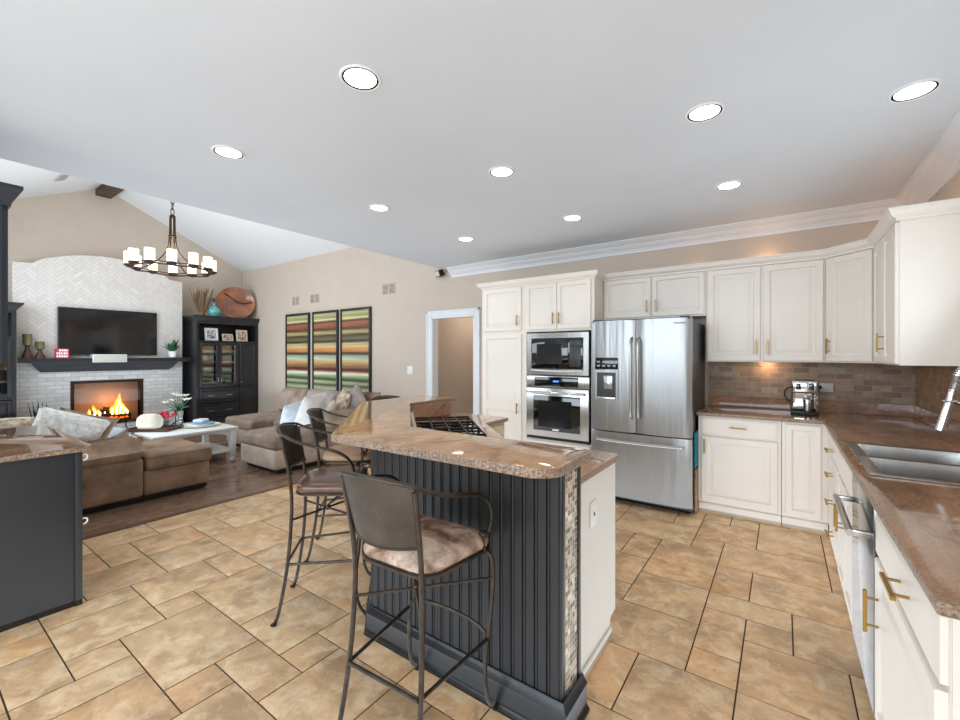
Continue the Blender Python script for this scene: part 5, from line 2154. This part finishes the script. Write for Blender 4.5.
switch('white wall switch left of the doorway', (-5.01, YB, 1.19), .12, .13, 'y')
switch('white wall switch inside the hall beyond the doorway', (-4.75, 5.42, 1.22), .09, .13, 'x')
t = thing('corner_speaker', 'small dark bracket speaker under the ceiling beside the crown moulding', 'speaker', (-4.34, YB - .05, 2.68))
mb = MB(Matrix.Translation((-4.30, YB - .075, 2.70)) @ Matrix.Rotation(R(-25), 4, 'Z') @ Matrix.Rotation(R(20), 4, 'X'))
mb.box(-.10, .06, -.04, .04, -.05, .045, .006)
mb.build('body', 'bronze', t)
mb = MB(Matrix.Translation((-4.30, YB - .075, 2.70)) @ Matrix.Rotation(R(-25), 4, 'Z') @ Matrix.Rotation(R(20), 4, 'X'))
mb.box(-.085, .05, -.044, -.0402, -.04, .036, .001)
mb.build('grille', 'speakerfab', t)
mb = MB()
mb.cyl((-4.30, YB - .05, 2.70), (-4.30, YB - .0005, 2.70), .015, seg=10)
mb.build('bracket', 'iron', t)

# ------------------------------------------------------------------ brown sofa with its back to the kitchen
t = thing('sofa', 'dark brown suede sofa with chaise end, its back to the tile floor', 'sofa', (-5.55, 1.1, 0))
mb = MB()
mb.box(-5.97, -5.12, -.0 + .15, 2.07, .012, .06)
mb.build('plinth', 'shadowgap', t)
mb = MB()
mb.rbox(-5.40, -5.08, .12, 1.50, .055, .43, .03)
mb.build('back_panel', 'suede', t)
mb = MB()
mb.rbox(-5.42, -5.06, .12, 1.51, .405, .635, .085, (0, 0, .01))
mb.build('backrest', 'suede', t)
mb = MB()
mb.rbox(-6.0, -5.39, .12, 1.50, .055, .30, .03)
mb.build('seat_base', 'suede', t)
mb = MB()
mb.rbox(-6.0, -5.41, .14, 1.50, .30, .45, .05, (0, 0, .02))
mb.build('seat_cushion', 'suede', t)
mb = MB()
mb.rbox(-5.98, -5.09, 1.505, 2.09, .055, .305, .025)
mb.build('chaise_base', 'suede', t)
mb = MB()
mb.rbox(-6.01, -5.065, 1.515, 2.115, .300, .445, .045, (0, 0, .025))
ch = mb.build('chaise_cushion', 'suede', t)
mb = MB()
for zz in (.315, .43):
    q = roundpoly([(-6.0, 1.52), (-5.07, 1.52), (-5.07, 2.11), (-6.0, 2.11)], [.045] * 4)
    mb.tube([(x, y, zz) for x, y in q], .005, 5, closed=True)
mb.build('piping', 'suede', ch)


def pil(label, mat, c, w, h, th_, rz, tilt, roll=0.0, name='throw_pillow', cat='pillow'):
    """c = middle of the lower edge; rz turns the face, tilt leans it back, roll turns it in its plane"""
    o = MB(Matrix.Translation(c) @ Matrix.Rotation(R(rz), 4, 'Z') @ Matrix.Rotation(R(tilt), 4, 'X') @ Matrix.Translation((0, 0, h / 2)) @ Matrix.Rotation(R(roll), 4, 'Y') @ Matrix.Translation((0, 0, -h / 2)))
    o.pillow(w, h, th_)
    return tag(o.build(name, mat, angle=80, origin=c), label, cat, 'scatter cushions on the sofas')


pil('fluffy grey-white fur pillow propped on the brown sofa back', 'fur', (-5.40, 1.02, .585), .54, .34, .30, 80, 14, 22)
pil('brown pillow behind the fluffy fur pillow', 'suede', (-5.62, 1.16, .50), .46, .40, .2, 78, 14, 20)
pil('white pillow right of the fluffy fur pillow on the brown sofa', 'paleblue', (-5.85, 1.40, .45), .36, .26, .16, 60, 20, 10)
pil('taupe pillow standing at the right end of the brown sofa seat', 'suedeB', (-5.80, 1.46, .45), .30, .19, .16, 60, 22, -12)
pil('striped cream and brown pillow on the brown sofa, cut by the left frame edge', 'oatmeal', (-5.62, .62, .66), .5, .26, .18, 84, 30, 0)
mb = MB()
mb.rbox(-6.0, -5.5, .35, .85, .465, .72, .1, (0, 0, .03))
tag(mb.build('throw_blanket', 'cream'), 'cream blanket heaped on the brown sofa seat beside the fur pillow', 'blanket')

# ------------------------------------------------------------------ taupe sectional below the paintings
t = thing('sectional_sofa', 'large taupe suede sectional sofa with two chaise ends below the paintings', 'sofa', (-6.1, 3.8, 0))
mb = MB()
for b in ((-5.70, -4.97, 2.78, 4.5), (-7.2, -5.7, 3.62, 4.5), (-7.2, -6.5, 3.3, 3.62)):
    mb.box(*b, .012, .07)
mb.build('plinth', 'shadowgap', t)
mb = MB()
mb.rbox(-5.75, -4.92, 2.72, 4.2, .06, .30, .025)
mb.build('chaise_base', 'suedeBbase', t)
mb = MB()
mb.rbox(-5.77, -4.90, 2.70, 3.95, .295, .455, .055, (0, 0, .025))
mb.build('chaise_cushion', 'suedeB', t)
mb = MB()
mb.rbox(-7.25, -5.755, 3.55, 4.2, .06, .30, .025)
mb.build('seat_base', 'suedeBbase', t)
mb = MB()
mb.rbox(-6.44, -5.78, 3.52, 4.1, .295, .45, .05, (0, 0, .02))
mb.build('seat_cushion', 'suedeB', t)
mb = MB()
mb.rbox(-7.27, -6.45, 3.22, 3.56, .06, .30, .025)
mb.build('chaise_base', 'suedeBbase', t)
mb = MB()
mb.rbox(-7.30, -6.45, 3.20, 4.1, .295, .455, .055, (0, 0, .025))
mb.build('chaise_cushion', 'suedeB', t)
mb = MB()
mb.rbox(-7.30, -4.90, 4.22, 4.55, .055, .74, .06)
mb.build('back_frame', 'suedeB', t)
for k, (xa, xb, m) in enumerate(((-7.66 + .36, -6.56, 'suedeB'), (-6.54, -5.76, 'mauve'), (-5.74, -5.1, 'suedeB'))):
    mb = MB(Matrix.Translation((0, 4.08, .44)) @ Matrix.Rotation(R(-14), 4, 'X'))
    mb.rbox(xa, xb, -.02, .20, 0, .45, .08, (0, .05, .02))
    mb.build('back_cushion', m, t)
mb = MB()
mb.rbox(-5.13, -4.88, 3.40, 4.5, .055, .67, .07, (0, 0, .01))
mb.build('armrest', 'suedeB', t)

pil('pale blue-white pillow leaning on the taupe sectional, left of the big white one', 'paleblue', (-5.60, 3.28, .455), .36, .36, .13, -72, -22, 8)
pil('large off-white pillow in the middle of the taupe sectional', 'offwhite', (-5.36, 3.38, .455), .50, .52, .17, -70, -26, 4)
pil('patterned oatmeal pillow at the corner of the taupe sectional', 'oatmeal', (-5.36, 3.93, .47), .46, .46, .18, -25, -16, 8)
pil('light knitted pillow before the patterned oatmeal one', 'cream', (-5.30, 3.66, .46), .40, .36, .17, -40, -20, -6)
pil('mauve grey pillow turned on its corner at the right of the sectional', 'mauve', (-5.12, 4.02, .57), .40, .40, .15, -10, -10, 38)
pil('dark brown pillow at the right end of the sectional back', 'suede', (-4.98, 4.22, .60), .36, .30, .14, 0, -8, 0)

# ------------------------------------------------------------------ coffee table
CT = .465
t = thing('coffee_table', 'white painted coffee table with arched apron and lower shelf', 'coffee table', (-6.52, 2.36, 0))
ax, bx, ay, by = -7.0, -6.06, 1.87, 2.85
mb = MB()
mb.box(ax, bx, ay, by, CT - .03, CT, .006)
mb.build('tabletop', 'white', t)
for x_, y_ in ((ax + .06, ay + .06), (bx - .06, ay + .06), (bx - .06, by - .06), (ax + .06, by - .06)):
    mb = MB()
    mb.box(x_ - .035, x_ + .035, y_ - .035, y_ + .035, .095, CT - .0305, .004)
    mb.lathe([(.018, 0), (.03, .015), (.034, .04), (.026, .06), (.034, .075), (.034, .0945)], (x_, y_, 0), 16)
    mb.build('leg', 'white', t)


def apron(mb, a, b, L):
    n = 12
    a, b = Vector(a), Vector(b)
    for i in range(n):
        s0, s1 = i / n, (i + 1) / n
        def low_(s_):
            return CT - .055 - .06 * (abs(2 * s_ - 1) ** 2.2)
        p, q = a.lerp(b, s0), a.lerp(b, s1)
        d = (b - a).normalized()
        nn = Vector((-d.y, d.x, 0)) * .009
        A = [mb.v(p + nn + Z * (CT - .0305)), mb.v(q + nn + Z * (CT - .0305)), mb.v(q + nn + Z * low_(s1)), mb.v(p + nn + Z * low_(s0))]
        B = [mb.v(p - nn + Z * (CT - .0305)), mb.v(q - nn + Z * (CT - .0305)), mb.v(q - nn + Z * low_(s1)), mb.v(p - nn + Z * low_(s0))]
        mb.f(A); mb.f(B[::-1]); mb.f([A[3], A[2], B[2], B[3]])


mb = MB()
apron(mb, (bx - .06, ay + .095, 0), (bx - .06, by - .095, 0), 1)
apron(mb, (ax + .06, ay + .095, 0), (ax + .06, by - .095, 0), 1)
apron(mb, (ax + .095, ay + .06, 0), (bx - .095, ay + .06, 0), 1)
apron(mb, (ax + .095, by - .06, 0), (bx - .095, by - .06, 0), 1)
mb.build('apron', 'white', t)
mb = MB()
mb.box(ax + .035, bx - .035, ay + .035, by - .035, .135, .16, .004)
mb.build('lower_shelf', 'white', t)

# things on the coffee table
zc = CT + .0008
t = thing('serving_tray', 'dark tray with curved black handles at the left of the coffee table', 'tray', (-6.72, 2.15, zc))
Mx = Matrix.Translation((-6.66, 2.08, zc)) @ Matrix.Rotation(R(38), 4, 'Z')
mb = MB(Mx)
mb.box(-.26, .26, -.17, .17, 0, .012, .004)
mb.build('tray_base', 'walnut', t)
mb = MB(Mx)
mb.slab([-.26, -.245, .245, .26], [-.17, -.155, .155, .17], lambda i, j: not (i == 1 and j == 1), .012, .04)
mb.build('rim', 'walnut', t)
for sg in (-1, 1):
    mb = MB(Mx)
    mb.tube([(sg * .25, -.12, .035), (sg * .30, -.10, .10), (sg * .31, 0, .135), (sg * .30, .10, .10), (sg * .25, .12, .035)], .008, 6, smooth=2)
    mb.build('handle', 'iron', t)
mb = MB(Matrix.Translation((-6.62, 2.02, zc + .0125)) @ Matrix.Rotation(R(38), 4, 'Z') @ Matrix.Rotation(R(-6), 4, 'X'))
mb.rbox(-.14, .12, -.11, .10, .012, .19, .07, (0, 0, .02))
tag(mb.build('folded_cloth', 'cream'), 'cream folded bundle in the tray on the coffee table', 'cloth')
mb = MB()
rnd = random.Random(5)
t = thing('flower_arrangement', 'low bunch of red flowers in a dish behind the cream bundle', 'flowers', (-6.92, 2.28, zc))
mb.lathe([(.06, 0), (.10, .03), (.11, .06), (.104, .06), (.09, .03), (.002, .01)], (-6.94, 2.23, zc), 16)
mb.build('dish', 'walnut', t)
mb = MB()
for i in range(12):
    a, q = i * 2.4, .03 + .11 * ((i * 5) % 7) / 7
    mb.ball((-6.94 + q * math.cos(a), 2.23 + 1.3 * q * math.sin(a), zc + .13 + .05 * ((i * 3) % 4) / 4), .035, .035, .028, 8, 5)
mb.build('blossoms', 'redflower', t)
mb = MB()
for i in range(12):
    a = i * 2.4
    leaf(mb, (-6.94, 2.23, zc + .04), (-6.94 + .13 * math.cos(a), 2.23 + .16 * math.sin(a), zc + .12), .05)
mb.build('leaves', 'leaf', t)
t = thing('flower_vase', 'glass vase of white lilies on the coffee table', 'vase', (-6.82, 2.52, zc))
vx, vy = -6.92, 2.44
mb = MB()
mb.lathe([(.045, 0), (.05, .01), (.045, .10), (.055, .19), (.052, .19), (.042, .10), (.044, .012), (.002, .008)], (vx, vy, zc), 20)
mb.build('vase', 'glass', t)
mb = MB()
ends = []
for i in range(9):
    a, q = i * 2.4, .03 + .13 * ((i * 4) % 9) / 9
    e_ = (vx + q * math.cos(a), vy + 1.15 * q * math.sin(a), zc + .27 + .14 * (1 - q / .2) + .03 * (i % 2))
    ends.append(e_)
    mb.tube([(vx, vy, zc + .02), (vx + .15 * q * math.cos(a), vy + .15 * q * math.sin(a), zc + .19), e_], .004, 5, smooth=1)
for i in range(14):
    a = i * 1.9
    leaf(mb, (vx, vy, zc + .2), (vx + .13 * math.cos(a), vy + .15 * math.sin(a), zc + .22 + .05 * (i % 3)), .035, .02)
mb.build('stems', 'leaf', t)
mb = MB()
for e_ in ends:
    for k in range(6):
        a = k * math.pi / 3
        leaf(mb, e_, (e_[0] + .06 * math.cos(a), e_[1] + .06 * math.sin(a), e_[2] + .035), .032, .0)
mb.build('blossoms', 'lily', t)
t = thing('round_tray', 'pale round tray at the right of the coffee table', 'tray', (-6.42, 2.56, zc))
mb = MB()
mb.lathe([(.16, 0), (.21, .006), (.235, .022), (.228, .024), (.205, .012), (.002, .010)], (-6.52, 2.56, zc), 32)
mb.build('dish', 'cream', t)
for k, (dx, dy, w, h, rz, m, z0, hh, lab) in enumerate(((0, 0, .27, .20, 20, 'paper', .013, .02, 'white magazine, lowest in the round tray on the coffee table'), (.01, .02, .24, .18, 8, 'blue', .034, .018, 'blue-covered book, topmost in the round tray on the coffee table'))):
    mb = MB(Matrix.Translation((-6.52 + dx, 2.56 + dy, zc + z0)) @ Matrix.Rotation(R(rz), 4, 'Z'))
    mb.box(-h / 2, h / 2, -w / 2, w / 2, 0, hh, .002)
    tag(mb.build('book', m), lab, 'book')
mb = MB(Matrix.Translation((-6.53, 2.57, zc + .0525)) @ Matrix.Rotation(R(30), 4, 'Z'))
mb.rbox(-.06, .07, -.09, .07, 0, .045, .02)
tag(mb.build('napkin_bundle', 'paleblue'), 'pale blue folded napkin on the blue-covered book', 'napkin')

# ------------------------------------------------------------------ chandelier
hx, hy, hz, hr = -7.4, 2.53, 2.70, .50
t = thing('chandelier', 'round bronze chandelier with a ring of lit candle glasses', 'chandelier', (hx, hy, hz))
mb = MB()
n = 60
for dz, rr in ((0, .012), (.035, .008)):
    mb.tube([(hx + (hr + .012 * math.sin(i * 2 * math.pi * 12 / n)) * math.cos(2 * math.pi * i / n), hy + (hr + .012 * math.sin(i * 2 * math.pi * 12 / n)) * math.sin(2 * math.pi * i / n), hz + dz + .008 * math.sin(i * 2 * math.pi * 6 / n)) for i in range(n)], rr, 6, closed=True)
mb.build('ring', 'bronze', t)
for i in range(12):
    a = 2 * math.pi * (i + .35) / 12
    px, py = hx + hr * math.cos(a), hy + hr * math.sin(a)
    mb = MB()
    mb.lathe([(.0601, 0), (.0601, .17), (.054, .17), (.054, .006), (.002, .004)], (px, py, hz + .035), 18)
    cg = mb.build('candle_glass', 'candle', t)
    mb = MB()
    mb.lathe([(.02, -.02), (.05, .0), (.064, .012), (.064, .026), (.058, .03)], (px, py, hz + .006), 16)
    mb.build('cup', 'bronze', cg)
for i in range(4):
    a = math.pi / 4 + i * math.pi / 2
    cx1, sy1 = math.cos(a), math.sin(a)
    mb = MB()
    mb.tube([(hx + .034 * cx1, hy + .034 * sy1, hz + .80), (hx + .036 * cx1, hy + .036 * sy1, hz + .50), (hx + .07 * cx1, hy + .07 * sy1, hz + .26), (hx + .30 * cx1, hy + .30 * sy1, hz + .05), (hx + hr * cx1, hy + hr * sy1, hz + .01)], .0085, 6, smooth=2)
    mb.build('arm', 'bronze', t)
mb = MB()
mb.lathe([(.05, 0), (.055, .01), (.05, .025)], (hx, hy, hz + .49), 16)
mb.build('collar', 'bronze', t)
mb = MB()
mb.lathe([(.022, 0), (.036, .01), (.036, .03), (.012, .05)], (hx, hy, hz + .78), 12)
mb.build('collar', 'bronze', t)
mb = MB()
zz = hz + .82
k = 0
while zz < 4.38:
    ax_ = X if k % 2 else Y
    c = Vector((hx, hy, zz + .045))
    mb.tube([c + ax_ * (.022 * math.cos(q * math.pi / 6)) + Z * (.052 * math.sin(q * math.pi / 6)) for q in range(12)], .006, 5, closed=True)
    zz += .082
    k += 1
mb.build('chain', 'bronze', t)
mb = MB()
mb.lathe([(.02, -.09), (.06, -.05), (.075, 0)], (hx, hy, 4.449), 18)
mb.build('canopy', 'bronze', t)

# ------------------------------------------------------------------ recessed lights
LP = [(-1.63, 1.32, 'round recessed ceiling light above the near bar corner, the largest one'),
      (-2.92, 1.31, 'round recessed ceiling light nearest the chandelier, in the row above the bar front'),
      (-2.93, 2.58, 'round recessed ceiling light between the chandelier and the doorway, middle row'),
      (-1.64, 2.58, 'round recessed ceiling light in the middle of the kitchen ceiling'),
      (-2.92, 3.84, 'round recessed ceiling light in front of the pantry cabinet'),
      (-1.64, 3.84, 'round recessed ceiling light in front of the oven cabinet'),
      (-.345, 2.58, 'round recessed ceiling light between the middle one and the sink light'),
      (-.34, 3.80, 'round recessed ceiling light in front of the cream two-door wall cabinet'),
      (.53, 2.97, 'round recessed ceiling light above the sink, nearest the right wall')]
for x_, y_, lab in LP:
    t = thing('recessed_light', lab, 'ceiling light', (x_, y_, CH), group='recessed kitchen ceiling lights')
    mb = MB()
    mb.lathe([(.082, -.004), (.088, -.008), (.094, -.006), (.097, -.0005)], (x_, y_, CH), 32, cap=False)
    mb.build('trim_ring', 'white', t)
    mb = MB()
    mb.lathe([(.073, -.0022), (.076, -.006), (.083, -.0065), (.084, -.001)], (x_, y_, CH), 32, cap=False)
    mb.build('baffle', 'matteblack', t)
    mb = MB()
    mb.lathe([(.001, -.0042), (.05, -.0042), (.074, -.0035), (.075, -.0006)], (x_, y_, CH), 32)
    mb.build('lens', 'lens', t)
    d = bpy.data.lights.new('downlight', 'SPOT')
    d.energy, d.spot_size, d.spot_blend, d.shadow_soft_size = 9, R(130), .8, .07
    d.color = (1.0, .95, .88)
    o = bpy.data.objects.new('downlight', d)
    COL.objects.link(o)
    o.location = (x_, y_, CH - .02)
point('chandelier_light', (hx, hy, hz + .30), 26, (1.0, .88, .72), .25)

# register in the left slope of the vault
sl = math.atan2(RIDGE - EAVE, YR)
t = thing('ceiling_register', 'small pale ceiling register in the left slope of the vault', 'vent', (-9.23, 1.67, EAVE + 1.67 * (RIDGE - EAVE) / YR))
Mx = Matrix.Rotation(sl, 4, 'X')
mb = MB(Mx)
mb.box(-.20, .20, -.07, .07, -.010, -.001, .002)
mb.build('frame', 'ashgrey', t, local=True)
mb = MB(Mx)
for i in range(5):
    mb.box(-.18, .18, -.052 + i * .022, -.040 + i * .022, -.0115, -.0095)
mb.build('slats', 'greyplastic', t, local=True)
